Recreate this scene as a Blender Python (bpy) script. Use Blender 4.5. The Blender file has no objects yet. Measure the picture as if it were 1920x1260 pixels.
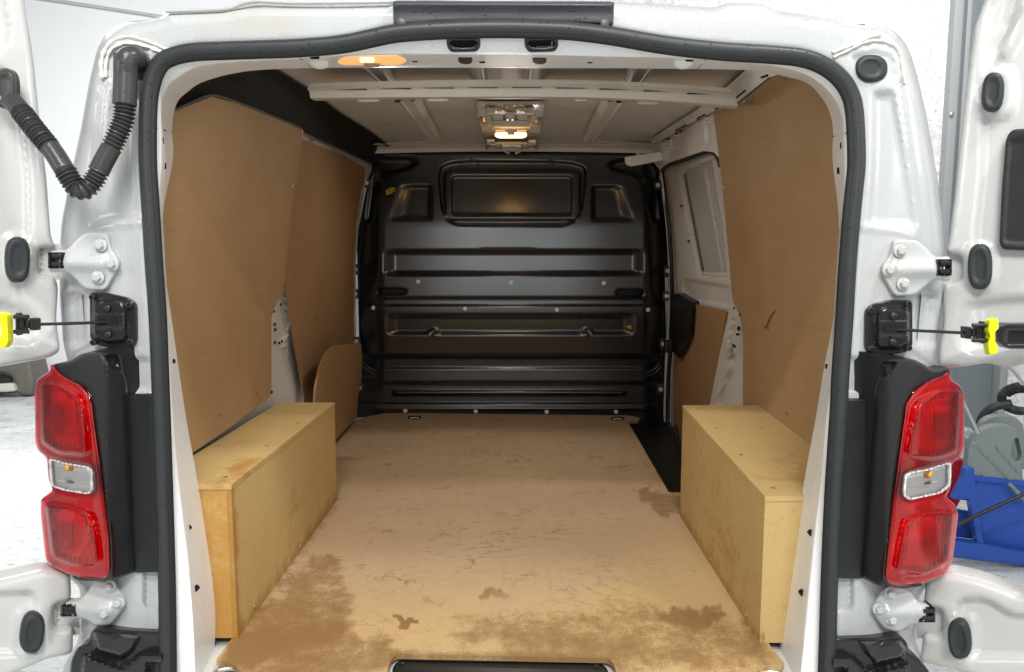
import bpy, math, random
import numpy as np
from mathutils import Vector, Matrix
from mathutils.geometry import delaunay_2d_cdt
random.seed(7); rng = np.random.RandomState(7)
S = bpy.context.scene
# ------------------------------------------------------------------ camera
F = 0.60                       # height of the load floor above the ground
CAM = np.array([0.0, -1.45, F + 0.89])
FPX = 1400.0; PITCH = math.radians(6.44)
cd = bpy.data.cameras.new('camera'); cam = bpy.data.objects.new('camera', cd)
S.collection.objects.link(cam); S.camera = cam
cd.sensor_width = 36; cd.lens = 36 * FPX / 1920; cd.clip_start = 0.05; cd.clip_end = 200
cam.location = CAM; cam.rotation_euler = (math.pi / 2 - PITCH, 0, 0)
# ------------------------------------------------------------------ light: a bright indoor bay
S.view_settings.view_transform = 'Standard'; S.view_settings.look = 'None'
S.view_settings.exposure = 0.0; S.view_settings.gamma = 1
w = bpy.data.worlds.new('World'); S.world = w; w.use_nodes = True
bg = w.node_tree.nodes['Background']
bg.inputs[0].default_value = (0.90, 0.96, 1.0, 1); bg.inputs[1].default_value = 0.22
def area(name, loc, aim, size, e, col=(1, 0.985, 0.95)):
    l = bpy.data.lights.new(name, 'AREA'); l.shape = 'RECTANGLE'; l.size, l.size_y = size
    l.energy = e; l.color = col
    o = bpy.data.objects.new(name, l); S.collection.objects.link(o); o.location = loc
    o.rotation_euler = (Vector(aim) - Vector(loc)).to_track_quat('-Z', 'Y').to_euler()
    return o
area('ceiling_lamp', (1.5, -1.15, 4.0), (0.0, 0.6, F), (0.5, 0.10), 60)
area('ceiling_lamp', (-0.3, -2.3, 4.0), (0.0, 0.8, F), (1.5, 0.10), 75)
area('ceiling_lamp', (0.2, -3.7, 4.0), (0.0, 1.0, F + .5), (1.5, 0.10), 130)
area('bay_lamp', (-3.2, 2.6, 3.9), (-3.2, 4.5, 0.5), (1.5, 0.3), 230)
area('bay_lamp', (2.6, 2.4, 3.9), (2.9, 4.2, 1.2), (1.5, 0.3), 62)
area('bulkhead_sheen_fill', (0.0, -6.5, 1.75), (0, 0, 1.45), (3.6, 2.0), 58, (0.93, 0.97, 1.0))  # added soft source behind the camera for bulkhead sheen and front fill
area('side_fill', (-3.4, -2.3, 2.4), (0.6, 0.7, 1.3), (1.4, 1.0), 26, (1, .99, .97))  # added fill from the left to brighten the inside walls, not a known lamp
area('side_fill', (3.4, -2.3, 2.4), (-0.6, 0.7, 1.3), (1.4, 1.0), 26, (1, .99, .97))  # its added counterpart on the right
# ------------------------------------------------------------------ projection helpers (photo pixel -> place)
cp, sp = math.cos(PITCH), math.sin(PITCH)
def rays(px, py):
    px = np.asarray(px, float); py = np.asarray(py, float)
    a = (px - 960) / FPX; b = (630 - py) / FPX
    return np.stack([a, cp + b * sp, -sp + b * cp], -1)
def at_y(px, py, Y):
    d = rays(px, py); t = (Y - CAM[1]) / d[..., 1]
    return CAM + d * t[..., None]
def at_z(px, py, Z):
    d = rays(px, py); t = (Z - CAM[2]) / d[..., 2]
    return CAM + d * t[..., None]
def at_plane(px, py, p0, n):
    d = rays(px, py); p0 = np.asarray(p0, float); n = np.asarray(n, float)
    t = ((p0 - CAM) @ n) / (d @ n)
    return CAM + d * np.asarray(t)[..., None]
def wall_x(z):
    h = np.clip((z - F - 0.45) / 0.9, 0, 1)
    return 0.82 - 0.10 * h ** 1.2
def at_wall(px, py, s, off):
    """side wall s=-1 left, +1 right; off = metres towards the inside"""
    d = rays(px, py); z = np.full(d.shape[:-1], F + .7)
    for _ in range(14):
        x = s * (wall_x(z) - off); t = x / d[..., 0]; z = CAM[2] + t * d[..., 2]
    return CAM + d * t[..., None]
M_Y = lambda Y: (lambda x, y, o: at_y(x, y, (Y(x, y) if callable(Y) else Y) - o))
M_Z = lambda Z: (lambda x, y, o: at_z(x, y, Z + o))
M_WL = lambda b=0.0: (lambda x, y, o: at_wall(x, y, -1, b + o))
M_WR = lambda b=0.0: (lambda x, y, o: at_wall(x, y, 1, b + o))
K = math.tan(math.radians(40))
def M_DOOR(s, b=0.0):
    n = np.array([-s * K, -1.0, 0]); n /= np.linalg.norm(n)
    n = np.array([s * -K, -1.0, 0.0]) / math.hypot(K, 1)
    p0 = np.array([s * 0.93, 0.035, 0.0])
    # open door: comes towards the viewer with growing distance from the hinge
    def f(x, y, o):
        return at_plane(x, y, p0 + n * b, n) + n * np.asarray(o)[..., None]
    return f
# ------------------------------------------------------------------ object helpers
COL = S.collection
def setp(o, label=None, cat=None, group=None, kind=None):
    if label: o['label'] = label
    if cat: o['category'] = cat
    if group: o['group'] = group
    if kind: o['kind'] = kind
    return o
def empty(name, loc=(0, 0, 0), parent=None):
    o = bpy.data.objects.new(name, None); COL.objects.link(o); o.location = loc
    o.empty_display_size = .1
    if parent: attach(o, parent)
    return o
def wloc(o):
    p = Vector((0, 0, 0))
    while o: p = p + o.location; o = o.parent
    return p
def attach(o, parent):
    if parent is None: return o
    o.parent = parent; o.location = Vector(o.location) - wloc(parent)
    return o
def mesh(name, V, Fc, mat, parent=None, smooth=True, angle=38, attrs=None, face_cam=False):
    V = np.asarray(V, float)
    if face_cam and len(Fc):
        t = Fc[len(Fc) // 2]; s_ = 0
        for q in Fc[::max(1, len(Fc) // 40)]:
            a, b, c = V[q[0]], V[q[1]], V[q[2]]
            s_ += np.dot(np.cross(b - a, c - a), CAM - a)
        if s_ < 0: Fc = [tuple(reversed(f)) for f in Fc]
    org = V.mean(0) if parent is not None else np.zeros(3)
    org = np.zeros(3)
    me = bpy.data.meshes.new(name); me.from_pydata((V - org).tolist(), [], [tuple(map(int, f)) for f in Fc])
    if smooth:
        me.polygons.foreach_set('use_smooth', [True] * len(me.polygons)); me.set_sharp_from_angle(angle=math.radians(angle))
    if mat: me.materials.append(mat)
    if attrs:
        for k, v in attrs.items():
            a = me.attributes.new(k, 'FLOAT', 'POINT'); a.data.foreach_set('value', np.asarray(v, np.float32))
    me.update()
    o = bpy.data.objects.new(name, me); COL.objects.link(o)
    if parent: attach(o, parent)
    return o
def rpoly(pts, r=4, n=4):
    """round the corners of a closed pixel polygon; a point may carry its own radius (x, y, r)"""
    P = [np.array(p[:2], float) for p in pts]; R = [p[2] if len(p) > 2 else r for p in pts]; out = []
    m = len(P)
    for i in range(m):
        a, b, c = P[i - 1], P[i], P[(i + 1) % m]
        u, v = a - b, c - b; lu, lv = np.linalg.norm(u), np.linalg.norm(v)
        k = min(R[i], lu * .48, lv * .48)
        if k < .2: out.append(b); continue
        p, q = b + u / lu * k, b + v / lv * k
        for j in range(n + 1):
            t = j / n; out.append((1 - t) ** 2 * p + 2 * t * (1 - t) * b + t * t * q)
    return np.array(out)
def oval(cx, cy, rx, ry, e=2.6, n=28, rot=0):
    t = np.linspace(0, 2 * math.pi, n, endpoint=False); c, s = np.cos(t), np.sin(t)
    x = np.sign(c) * abs(c) ** (2 / e) * rx; y = np.sign(s) * abs(s) ** (2 / e) * ry
    r = math.radians(rot)
    return np.stack([cx + x * math.cos(r) - y * math.sin(r), cy + x * math.sin(r) + y * math.cos(r)], -1)
def crv(pts, step=8, closed=False):
    """Catmull-Rom through points, resampled about every `step`"""
    P = np.array(pts, float); n = len(P); out = []
    rngi = range(n if closed else n - 1)
    for i in rngi:
        if closed: p0, p1, p2, p3 = P[i - 1], P[i], P[(i + 1) % n], P[(i + 2) % n]
        else: p0, p1, p2, p3 = P[max(i - 1, 0)], P[i], P[i + 1], P[min(i + 2, n - 1)]
        m = max(1, int(np.linalg.norm(p2 - p1) / step))
        for j in range(m):
            t = j / m
            out.append(.5 * ((2 * p1) + (-p0 + p2) * t + (2 * p0 - 5 * p1 + 4 * p2 - p3) * t * t + (-p0 + 3 * p1 - 3 * p2 + p3) * t ** 3))
    if not closed: out.append(P[-1])
    return np.array(out)
def segdist(Q, L, closed=True):
    A = L; B = np.roll(L, -1, 0)
    if not closed: A = L[:-1]; B = L[1:]
    best = np.full(len(Q), 1e9)
    for a, b in zip(A, B):
        ab = b - a; l2 = max(ab @ ab, 1e-9)
        t = np.clip(((Q - a) @ ab) / l2, 0, 1)
        d = Q - a - t[:, None] * ab
        best = np.minimum(best, d[:, 0] ** 2 + d[:, 1] ** 2)
    return np.sqrt(best)
def inside(Q, L):
    x, y = Q[:, 0], Q[:, 1]; c = np.zeros(len(Q), bool)
    A = L; B = np.roll(L, -1, 0)
    for a, b in zip(A, B):
        if a[1] == b[1]: continue
        k = ((a[1] > y) != (b[1] > y)) & (x < (b[0] - a[0]) * (y - a[1]) / (b[1] - a[1]) + a[0])
        c ^= k
    return c
def sdf(Q, L):
    d = segdist(Q, L); return np.where(inside(Q, L), -d, d)
def ss(a, b, x):
    t = np.clip((x - a) / (b - a), 0, 1); return t * t * (3 - 2 * t)
def box_sdf(Q, x0, y0, x1, y1, r):
    cx, cy = (x0 + x1) / 2, (y0 + y1) / 2
    qx = abs(Q[:, 0] - cx) - (x1 - x0) / 2 + r; qy = abs(Q[:, 1] - cy) - (y1 - y0) / 2 + r
    return np.hypot(np.maximum(qx, 0), np.maximum(qy, 0)) + np.minimum(np.maximum(qx, qy), 0) - r
def press(sd, soft, depth):            # inside the outline -> depth, blending over `soft` pixels
    return depth * (1 - ss(-soft, 0, sd))
def ridge(Q, line, width, h):
    d = segdist(Q, np.array(line, float), False); return h * np.exp(-(d / width) ** 2)
def resample(L, step):
    L = np.vstack([L, L[:1]]); out = []
    for a, b in zip(L[:-1], L[1:]):
        m = max(1, int(round(np.linalg.norm(b - a) / step)))
        for j in range(m): out.append(a + (b - a) * j / m)
    out = np.array(out)
    keep = [0]
    for i in range(1, len(out)):
        if np.linalg.norm(out[i] - out[keep[-1]]) > .25: keep.append(i)
    return out[keep]
def patch(name, poly, mp, mat, parent=None, th=0.004, res=8, edge=(0, 0), feats=None, holes=(), angle=38, attrs=None, back=False, clipx=None, skirt_holes=True):
    """a sheet with real thickness: outline, pressed relief, rounded edge, side walls"""
    outer = resample(np.asarray(poly, float), res); hs = [resample(np.asarray(h, float), res) for h in holes]
    loops = [outer] + hs
    pts = np.vstack(loops); E = []; k = 0
    for L in loops:
        n = len(L); E += [(k + i, k + (i + 1) % n) for i in range(n)]; k += n
    nb = k
    x0, y0 = outer.min(0); x1, y1 = outer.max(0)
    gx, gy = np.meshgrid(np.arange(x0, x1, res), np.arange(y0, y1, res * .87))
    gx = gx + (np.arange(gx.shape[0]) % 2)[:, None] * res * .5
    G = np.stack([gx.ravel(), gy.ravel()], -1)
    if len(G):
        def D(Q): 
            d = segdist(Q, outer)
            for h in hs: d = np.minimum(d, segdist(Q, h))
            i = inside(Q, outer)
            for h in hs: i &= ~inside(Q, h)
            return np.where(i, d, -1)
        g = D(G); bw = edge[0]
        G = G[g > max(res * .55, bw * 1.1 if bw else 0)]
        extra = []
        if bw:
            for L, sgn in [(outer, 1)] + [(h, -1) for h in hs]:
                t = np.roll(L, -1, 0) - np.roll(L, 1, 0); t /= np.maximum(np.linalg.norm(t, axis=1), 1e-9)[:, None]
                nrm = np.stack([-t[:, 1], t[:, 0]], -1)
                test = L + nrm * .3
                flip = np.where(D(test) > 0, 1, -1)[:, None]; nrm = nrm * flip
                for f in (.12, .35, .65, 1.0):
                    q = L + nrm * bw * f; dq = D(q); extra.append(q[dq > bw * f * .88])
        G = np.vstack([G] + extra) if extra else G
        if len(G):
            key = np.unique(np.round(G * 4).astype(int), axis=0, return_index=True)[1]; G = G[key]
        pts = np.vstack([pts, G])
    r = delaunay_2d_cdt([Vector(p) for p in pts], E, [], 0, 1e-4)
    V2 = np.array([tuple(v) for v in r[0]]); T = np.array([tuple(f) for f in r[2]])
    c = V2[T].mean(1); ok = inside(c, outer)
    for h in hs: ok &= ~inside(c, h)
    T = T[ok]
    used = np.unique(T); remap = -np.ones(len(V2), int); remap[used] = np.arange(len(used)); V2 = V2[used]; T = remap[T]
    off = np.zeros(len(V2))
    dist = segdist(V2, outer)
    for h in hs: dist = np.minimum(dist, segdist(V2, h))
    if edge[0]:
        t = np.clip(dist / edge[0], 0, 1); off -= edge[1] * (1 - np.sqrt(np.clip(1 - (1 - t) ** 2, 0, 1)))
    if feats is not None: off = off + feats(V2)
    P = mp(V2[:, 0], V2[:, 1], off)
    faces = [tuple(t) for t in T]
    # orient to viewer
    a, b, cc = P[T[:, 0]], P[T[:, 1]], P[T[:, 2]]
    if np.sum(np.einsum('ij,ij->i', np.cross(b - a, cc - a), CAM - a)) < 0: faces = [t[::-1] for t in faces]
    # boundary edges -> walls
    cnt = {}
    for t in faces:
        for i in range(3):
            e = (t[i], t[(i + 1) % 3])
            if (e[1], e[0]) in cnt: del cnt[(e[1], e[0])]
            else: cnt[e] = 1
    bl = list(cnt)
    n0 = len(P)
    if th:
        Pb = mp(V2[:, 0], V2[:, 1], off * 0 + (off.min() if edge[0] or feats is not None else 0) - th)
        # straight back: keep the front outline and move it along the surface normal
        idx = sorted({i for e in bl for i in e}); mpi = {v: n0 + i for i, v in enumerate(idx)}
        eps = 1e-3
        nb_ = mp(V2[idx, 0], V2[idx, 1], off[idx] - eps) - mp(V2[idx, 0], V2[idx, 1], off[idx])
        cdir = P[idx] - CAM; 
        # remove lateral drift so that walls go straight back
        mid = P.mean(0); g_ = mp(np.array([V2[:, 0].mean()]), np.array([V2[:, 1].mean()]), np.array([-eps])) - mp(np.array([V2[:, 0].mean()]), np.array([V2[:, 1].mean()]), np.array([0.]))
        nn = NORM(mp, V2, P, T)
        Pb = P[idx] + nn * th
        P = np.vstack([P, Pb])
        faces += [(e[1], e[0], mpi[e[0]], mpi[e[1]]) for e in bl]
        if back:
            faces += [tuple(mpi[i] if i in mpi else i for i in t)[::-1] for t in faces[:len(T)] if all(i in mpi for i in t)]
    at = None
    if attrs: 
        at = {}
        for k_, fn in attrs.items():
            v = fn(V2); at[k_] = np.concatenate([v, v[idx]]) if th else v
    return mesh(name, P, faces, mat, parent, angle=angle, attrs=at)
def NORM(mp, V2, P, T):
    """average direction away from the viewer, perpendicular to the sheet"""
    a, b, c = P[T[:, 0]], P[T[:, 1]], P[T[:, 2]]
    n = np.cross(b - a, c - a); s = np.sign(np.einsum('ij,ij->i', n, CAM - a)); n = (n * s[:, None]).sum(0)
    return -n / np.linalg.norm(n)
def loft(name, rows, mat, parent=None, closed_u=False, closed_v=False, angle=45, caps=False, face_cam=False):
    R = np.array(rows); m, n = R.shape[:2]; V = R.reshape(-1, 3); Fc = []
    for i in range(m if closed_u else m - 1):
        for j in range(n if closed_v else n - 1):
            i2, j2 = (i + 1) % m, (j + 1) % n
            Fc.append((i * n + j, i * n + j2, i2 * n + j2, i2 * n + j))
    if caps:
        Fc.append(tuple(range(n))[::-1]); Fc.append(tuple((m - 1) * n + k for k in range(n)))
    return mesh(name, V, Fc, mat, parent, angle=angle, face_cam=face_cam)
def tube(name, path, rad, mat, parent=None, seg=12, rad2=None, closed=False, caps=True, up=(0, 0, 1), prof=None):
    """swept tube; rad may vary along the path"""
    P = np.array(path, float); n = len(P)
    T = np.roll(P, -1, 0) - np.roll(P, 1, 0)
    if not closed: T[0] = P[1] - P[0]; T[-1] = P[-1] - P[-2]
    T /= np.linalg.norm(T, axis=1)[:, None]
    N = np.cross(T[0], up); 
    if np.linalg.norm(N) < .05: N = np.cross(T[0], (1, 0, 0))
    N /= np.linalg.norm(N); rows = []
    R = np.broadcast_to(np.asarray(rad, float), (n,)); R2 = R if rad2 is None else np.broadcast_to(np.asarray(rad2, float), (n,))
    th = np.linspace(0, 2 * math.pi, seg, endpoint=False)
    for i in range(n):
        N = N - T[i] * (N @ T[i]); N /= np.linalg.norm(N); B = np.cross(T[i], N)
        rows.append(P[i] + R[i] * np.cos(th)[:, None] * N + R2[i] * np.sin(th)[:, None] * B)
    return loft(name, rows, mat, parent, closed_u=closed, closed_v=True, caps=caps and not closed, angle=50)
def ptube(name, pts, mp, rpx, mat, parent=None, step=6, off=0.0, **k):
    c = crv(pts, step); P = mp(c[:, 0], c[:, 1], np.full(len(c), off))
    return tube(name, P, rpx, mat, parent, **k)
def box(name, lo, hi, mat, parent=None, bev=0.0015, rot=None):
    lo, hi = np.array(lo, float), np.array(hi, float); c = (lo + hi) / 2; h = (hi - lo) / 2
    return solid(name, [c + h * np.array(s) for s in ((-1, -1, -1), (1, -1, -1), (1, 1, -1), (-1, 1, -1), (-1, -1, 1), (1, -1, 1), (1, 1, 1), (-1, 1, 1))],
                 [(3, 2, 1, 0), (4, 5, 6, 7), (0, 1, 5, 4), (1, 2, 6, 5), (2, 3, 7, 6), (3, 0, 4, 7)], mat, parent, bev)
def solid(name, V, Fc, mat, parent=None, bev=0.0015, seg=2):
    import bmesh
    bm = bmesh.new(); vs = [bm.verts.new(v) for v in V]
    for f in Fc: bm.faces.new([vs[i] for i in f])
    bmesh.ops.recalc_face_normals(bm, faces=bm.faces)
    if bev: bmesh.ops.bevel(bm, geom=bm.edges[:], offset=bev, segments=seg, affect='EDGES', profile=.6)
    me = bpy.data.meshes.new(name); bm.to_mesh(me); bm.free()
    me.polygons.foreach_set('use_smooth', [True] * len(me.polygons)); me.set_sharp_from_angle(angle=math.radians(40))
    me.materials.append(mat); o = bpy.data.objects.new(name, me); COL.objects.link(o)
    if parent: attach(o, parent)
    return o
def slab(name, quad, vec, mat, parent=None, bev=0.0012):
    q = [np.array(p, float) for p in quad]; v = np.array(vec, float); n = len(q)
    V = q + [p + v for p in q]
    Fc = [tuple(range(n))[::-1], tuple(range(n, 2 * n))] + [(i, (i + 1) % n, n + (i + 1) % n, n + i) for i in range(n)]
    return solid(name, V, Fc, mat, parent, bev)
def disc_stack(name, c, axis, prof, mat, parent=None, seg=16):
    """lathe: prof = [(radius, distance along axis)]"""
    a = Vector(axis).normalized(); u = a.orthogonal().normalized(); v = a.cross(u); rows = []
    for r, h in prof:
        rows.append([np.array(Vector(c) + a * h + (u * math.cos(t) + v * math.sin(t)) * max(r, 1e-5)) for t in np.linspace(0, 2 * math.pi, seg, endpoint=False)])
    return loft(name, rows, mat, parent, closed_v=True, angle=35, caps=True)
def twin(o, loc, parent):
    c = o.copy(); COL.objects.link(c); c.parent = parent; c.location = Vector(loc) - wloc(parent); return c
# ------------------------------------------------------------------ materials
MATS = {}
def mk(name):
    m = bpy.data.materials.new(name); m.use_nodes = True; nt = m.node_tree
    b = nt.nodes['Principled BSDF']; return m, nt, b
def node(nt, typ, **kw):
    n = nt.nodes.new(typ)
    for k, v in kw.items():
        if k in n.inputs.keys(): n.inputs[k].default_value = v
        else: setattr(n, k, v)
    return n
def lk(nt, a, b): nt.links.new(a, b)
def noise(nt, scale, detail=4, rough=.55, vec=None, dist=0, stretch=None):
    n = node(nt, 'ShaderNodeTexNoise'); n.inputs['Scale'].default_value = scale; n.inputs['Detail'].default_value = detail
    n.inputs['Roughness'].default_value = rough; n.inputs['Distortion'].default_value = dist
    tc = node(nt, 'ShaderNodeTexCoord'); src = tc.outputs['Object']
    if stretch:
        mpn = node(nt, 'ShaderNodeMapping'); mpn.inputs['Scale'].default_value = stretch; lk(nt, src, mpn.inputs[0]); src = mpn.outputs[0]
    lk(nt, src, n.inputs['Vector']); return n
def ramp(nt, src, stops):
    r = node(nt, 'ShaderNodeValToRGB'); e = r.color_ramp.elements
    while len(e) < len(stops): e.new(.5)
    for el, (p, c) in zip(e, stops):
        el.position = p; el.color = (c if len(c) == 4 else (*c, 1)) if not isinstance(c, (int, float)) else (c, c, c, 1)
    lk(nt, src, r.inputs[0]); return r
def mix(nt, fac, a, b, mode='MIX'):
    m = node(nt, 'ShaderNodeMix'); m.data_type = 'RGBA'; m.blend_type = mode
    for sock, v in ((m.inputs[0], fac), (m.inputs[6], a), (m.inputs[7], b)):
        if hasattr(v, 'is_output'): lk(nt, v, sock)
        elif isinstance(v, (int, float)): sock.default_value = v
        else: sock.default_value = (*v, 1) if len(v) == 3 else v
    return m.outputs[2]
def bump(nt, b, h, strength, dist=.001, prev=None):
    n = node(nt, 'ShaderNodeBump'); n.inputs['Strength'].default_value = strength; n.inputs['Distance'].default_value = dist
    lk(nt, h, n.inputs['Height'])
    if prev is not None: lk(nt, prev, n.inputs['Normal'])
    lk(nt, n.outputs[0], b.inputs['Normal']); return n.outputs[0]
def mathn(nt, op, a, b_=None, clamp=False):
    m = node(nt, 'ShaderNodeMath', operation=op); m.use_clamp = clamp
    for s, v in zip(m.inputs, (a, b_)):
        if v is None: continue
        if hasattr(v, 'is_output'): lk(nt, v, s)
        else: s.default_value = v
    return m.outputs[0]
def paint(name, col, rough=.28, coat=.4, dirt=.25, dirtcol=(.42, .36, .27), drops=0, wave=.15):
    m, nt, b = mk(name)
    n = noise(nt, 5, 6, .6); r = ramp(nt, n.outputs[0], [(.52, 0), (.75, 1)])
    f = mathn(nt, 'MULTIPLY', r.outputs[0], dirt)
    n2 = noise(nt, 60, 5, .7, stretch=(1, 1, .25)); f2 = mathn(nt, 'MULTIPLY', f, n2.outputs[0])
    f2 = mathn(nt, 'MULTIPLY', f2, 1.6, True)
    n4 = noise(nt, 190, 2, .5); sp_ = ramp(nt, n4.outputs[0], [(.70, 0), (.76, 1)])
    f2 = mathn(nt, 'ADD', f2, mathn(nt, 'MULTIPLY', sp_.outputs[0], dirt * .55), True)
    lk(nt, mix(nt, f2, col, dirtcol), b.inputs['Base Color'])
    rr = mathn(nt, 'ADD', mathn(nt, 'MULTIPLY', n2.outputs[0], .16), rough - .08); lk(nt, rr, b.inputs['Roughness'])
    b.inputs['Coat Weight'].default_value = coat; b.inputs['Coat Roughness'].default_value = .08
    n3 = noise(nt, 9, 2, .4); pv = bump(nt, b, n3.outputs[0], wave, .006)
    if drops:
        v = node(nt, 'ShaderNodeTexVoronoi'); v.inputs['Scale'].default_value = drops
        tc = node(nt, 'ShaderNodeTexCoord'); lk(nt, tc.outputs['Object'], v.inputs['Vector'])
        rd = ramp(nt, v.outputs['Distance'], [(.0, 1), (.22, .75), (.30, 0)])
        rsel = ramp(nt, v.outputs['Color'], [(.5, 0), (.55, 1)])
        bump(nt, b, mathn(nt, 'MULTIPLY', rd.outputs[0], rsel.outputs[0]), .5, .0022, pv)
    MATS[name] = m; return m
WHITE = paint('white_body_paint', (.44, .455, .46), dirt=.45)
WHITE_IN = paint('white_primer_inside', (.70, .695, .67), rough=.42, coat=.1, dirt=.35)
JAMB = paint('wet_white_jamb', (.85, .865, .875), rough=.36, coat=.1, dirt=.25, drops=150)
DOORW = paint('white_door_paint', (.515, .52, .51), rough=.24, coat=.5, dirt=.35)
ROOFW = paint('roof_inner_white', (.78, .79, .79), rough=.42, coat=.0, dirt=.35)
def plastic(name, col, rough=.4, bumpk=.15, scale=500, coat=0, dust=.0, drops=0, spec=.32):
    m, nt, b = mk(name); n = noise(nt, 14, 5, .65)
    lk(nt, mix(nt, mathn(nt, 'MULTIPLY', n.outputs[0], dust, True), col, (.30, .29, .27)), b.inputs['Base Color'])
    lk(nt, mathn(nt, 'ADD', mathn(nt, 'MULTIPLY', n.outputs[0], .22), rough - .1), b.inputs['Roughness'])
    b.inputs['Coat Weight'].default_value = coat
    n2 = noise(nt, scale, 2, .5); pv = bump(nt, b, n2.outputs[0], bumpk, .0006); b.inputs['Specular IOR Level'].default_value = spec
    if drops:
        v = node(nt, 'ShaderNodeTexVoronoi'); v.inputs['Scale'].default_value = drops
        tc = node(nt, 'ShaderNodeTexCoord'); lk(nt, tc.outputs['Object'], v.inputs['Vector'])
        rd = ramp(nt, v.outputs['Distance'], [(.0, 1), (.16, .8), (.24, 0)])
        rsel = ramp(nt, v.outputs['Color'], [(.62, 0), (.66, 1)])
        bump(nt, b, mathn(nt, 'MULTIPLY', rd.outputs[0], rsel.outputs[0]), .9, .003, pv)
    MATS[name] = m; return m
RUBBER = plastic('rubber_seal', (.024, .027, .029), .40, .2, 350, dust=.05, drops=120)
BLACK = plastic('black_plastic', (.008, .009, .010), .36, .12, 600, dust=.025, spec=.45)
BLACKG = plastic('gloss_black_plastic', (.012, .0125, .013), .22, .08, 300, coat=.3, dust=.03)
GROM = plastic('grommet_rubber', (.022, .026, .029), .5, .15, 400, dust=.05)
LIP = plastic('seal_inner_lip', (.010, .011, .012), .5, .3, 350, dust=.02, drops=110)
HOSEM = plastic('wiring_boot_rubber', (.032, .034, .034), .30, .2, 300, dust=.10, drops=160)
DARKCLOTH = plastic('black_roof_side', (.012, .0115, .010), .75, .6, 120, dust=.04)
HOLE = plastic('hole_shadow', (.004, .004, .006), .8, 0)
CAMCOV = plastic('wet_grey_plastic', (.052, .054, .064), .35, .3, 260, dust=.05, drops=130)
STEEL = None
def metal(name, col, rough):
    m, nt, b = mk(name); b.inputs['Metallic'].default_value = 1; b.inputs['Base Color'].default_value = (*col, 1)
    n = noise(nt, 40, 4); lk(nt, mathn(nt, 'ADD', mathn(nt, 'MULTIPLY', n.outputs[0], .25), rough - .1), b.inputs['Roughness']); return m
STEEL = metal('zinc_metal', (.62, .62, .60), .35); CHROME = metal('lamp_reflector', (.85, .85, .85), .12)
def flat(name, col, rough=.5, emit=None, es=0):
    m, nt, b = mk(name); b.inputs['Base Color'].default_value = (*col, 1); b.inputs['Roughness'].default_value = rough
    if emit: b.inputs['Emission Color'].default_value = (*emit, 1); b.inputs['Emission Strength'].default_value = es
    return m
RIVET = flat('rivet_zinc', (.78, .78, .76), .4); YELLOW = flat('yellow_plastic', (.82, .80, .01), .35)
STICK = flat('orange_yellow_sticker', (.62, .34, .03), .5); INK = flat('black_ink', (.01, .01, .01), .6)
WARM = flat('lit_lamp_diffuser', (.9, .6, .35), .25, (1, .40, .11), .85)
WARMHOT = flat('lamp_bulb', (1, .8, .5), .3, (1, .64, .26), 10.0)
AMBER = flat('amber_bulb', (.85, .33, .03), .3)
# painted black steel of the bulkhead
def bulk():
    m, nt, b = mk('black_bulkhead_steel')
    n = noise(nt, 3.5, 5, .6); n2 = noise(nt, 70, 6, .75); sc = ramp(nt, n2.outputs[0], [(.58, 0), (.70, 1)])
    vv = node(nt, 'ShaderNodeTexVoronoi'); vv.inputs['Scale'].default_value = 24
    tc = node(nt, 'ShaderNodeTexCoord'); lk(nt, tc.outputs['Object'], vv.inputs['Vector'])
    spk = ramp(nt, vv.outputs['Distance'], [(.09, 1), (.13, 0)]); sel = ramp(nt, vv.outputs['Color'], [(.72, 0), (.75, 1)])
    sm = mathn(nt, 'MULTIPLY', spk.outputs[0], sel.outputs[0])
    c = mix(nt, mathn(nt, 'MULTIPLY', ramp(nt, n.outputs[0], [(.4, 0), (.7, 1)]).outputs[0], .35), (.006, .0065, .008), (.017, .0175, .018))
    c = mix(nt, mathn(nt, 'MULTIPLY', sc.outputs[0], .22), c, (.10, .10, .095)); c = mix(nt, sm, c, (.004, .004, .004))
    lk(nt, c, b.inputs['Base Color']); lk(nt, mathn(nt, 'ADD', mathn(nt, 'MULTIPLY', n.outputs[0], .22), .20), b.inputs['Roughness'])
    b.inputs['Specular IOR Level'].default_value = .6; b.inputs['Coat Weight'].default_value = .95; b.inputs['Coat IOR'].default_value = 1.6; b.inputs['Coat Roughness'].default_value = .22
    n3 = noise(nt, 900, 2); p = bump(nt, b, n3.outputs[0], .08, .0005)
    n5 = noise(nt, 6, 2); bump(nt, b, n5.outputs[0], .2, .004, p); return m
BULK = bulk()
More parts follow.
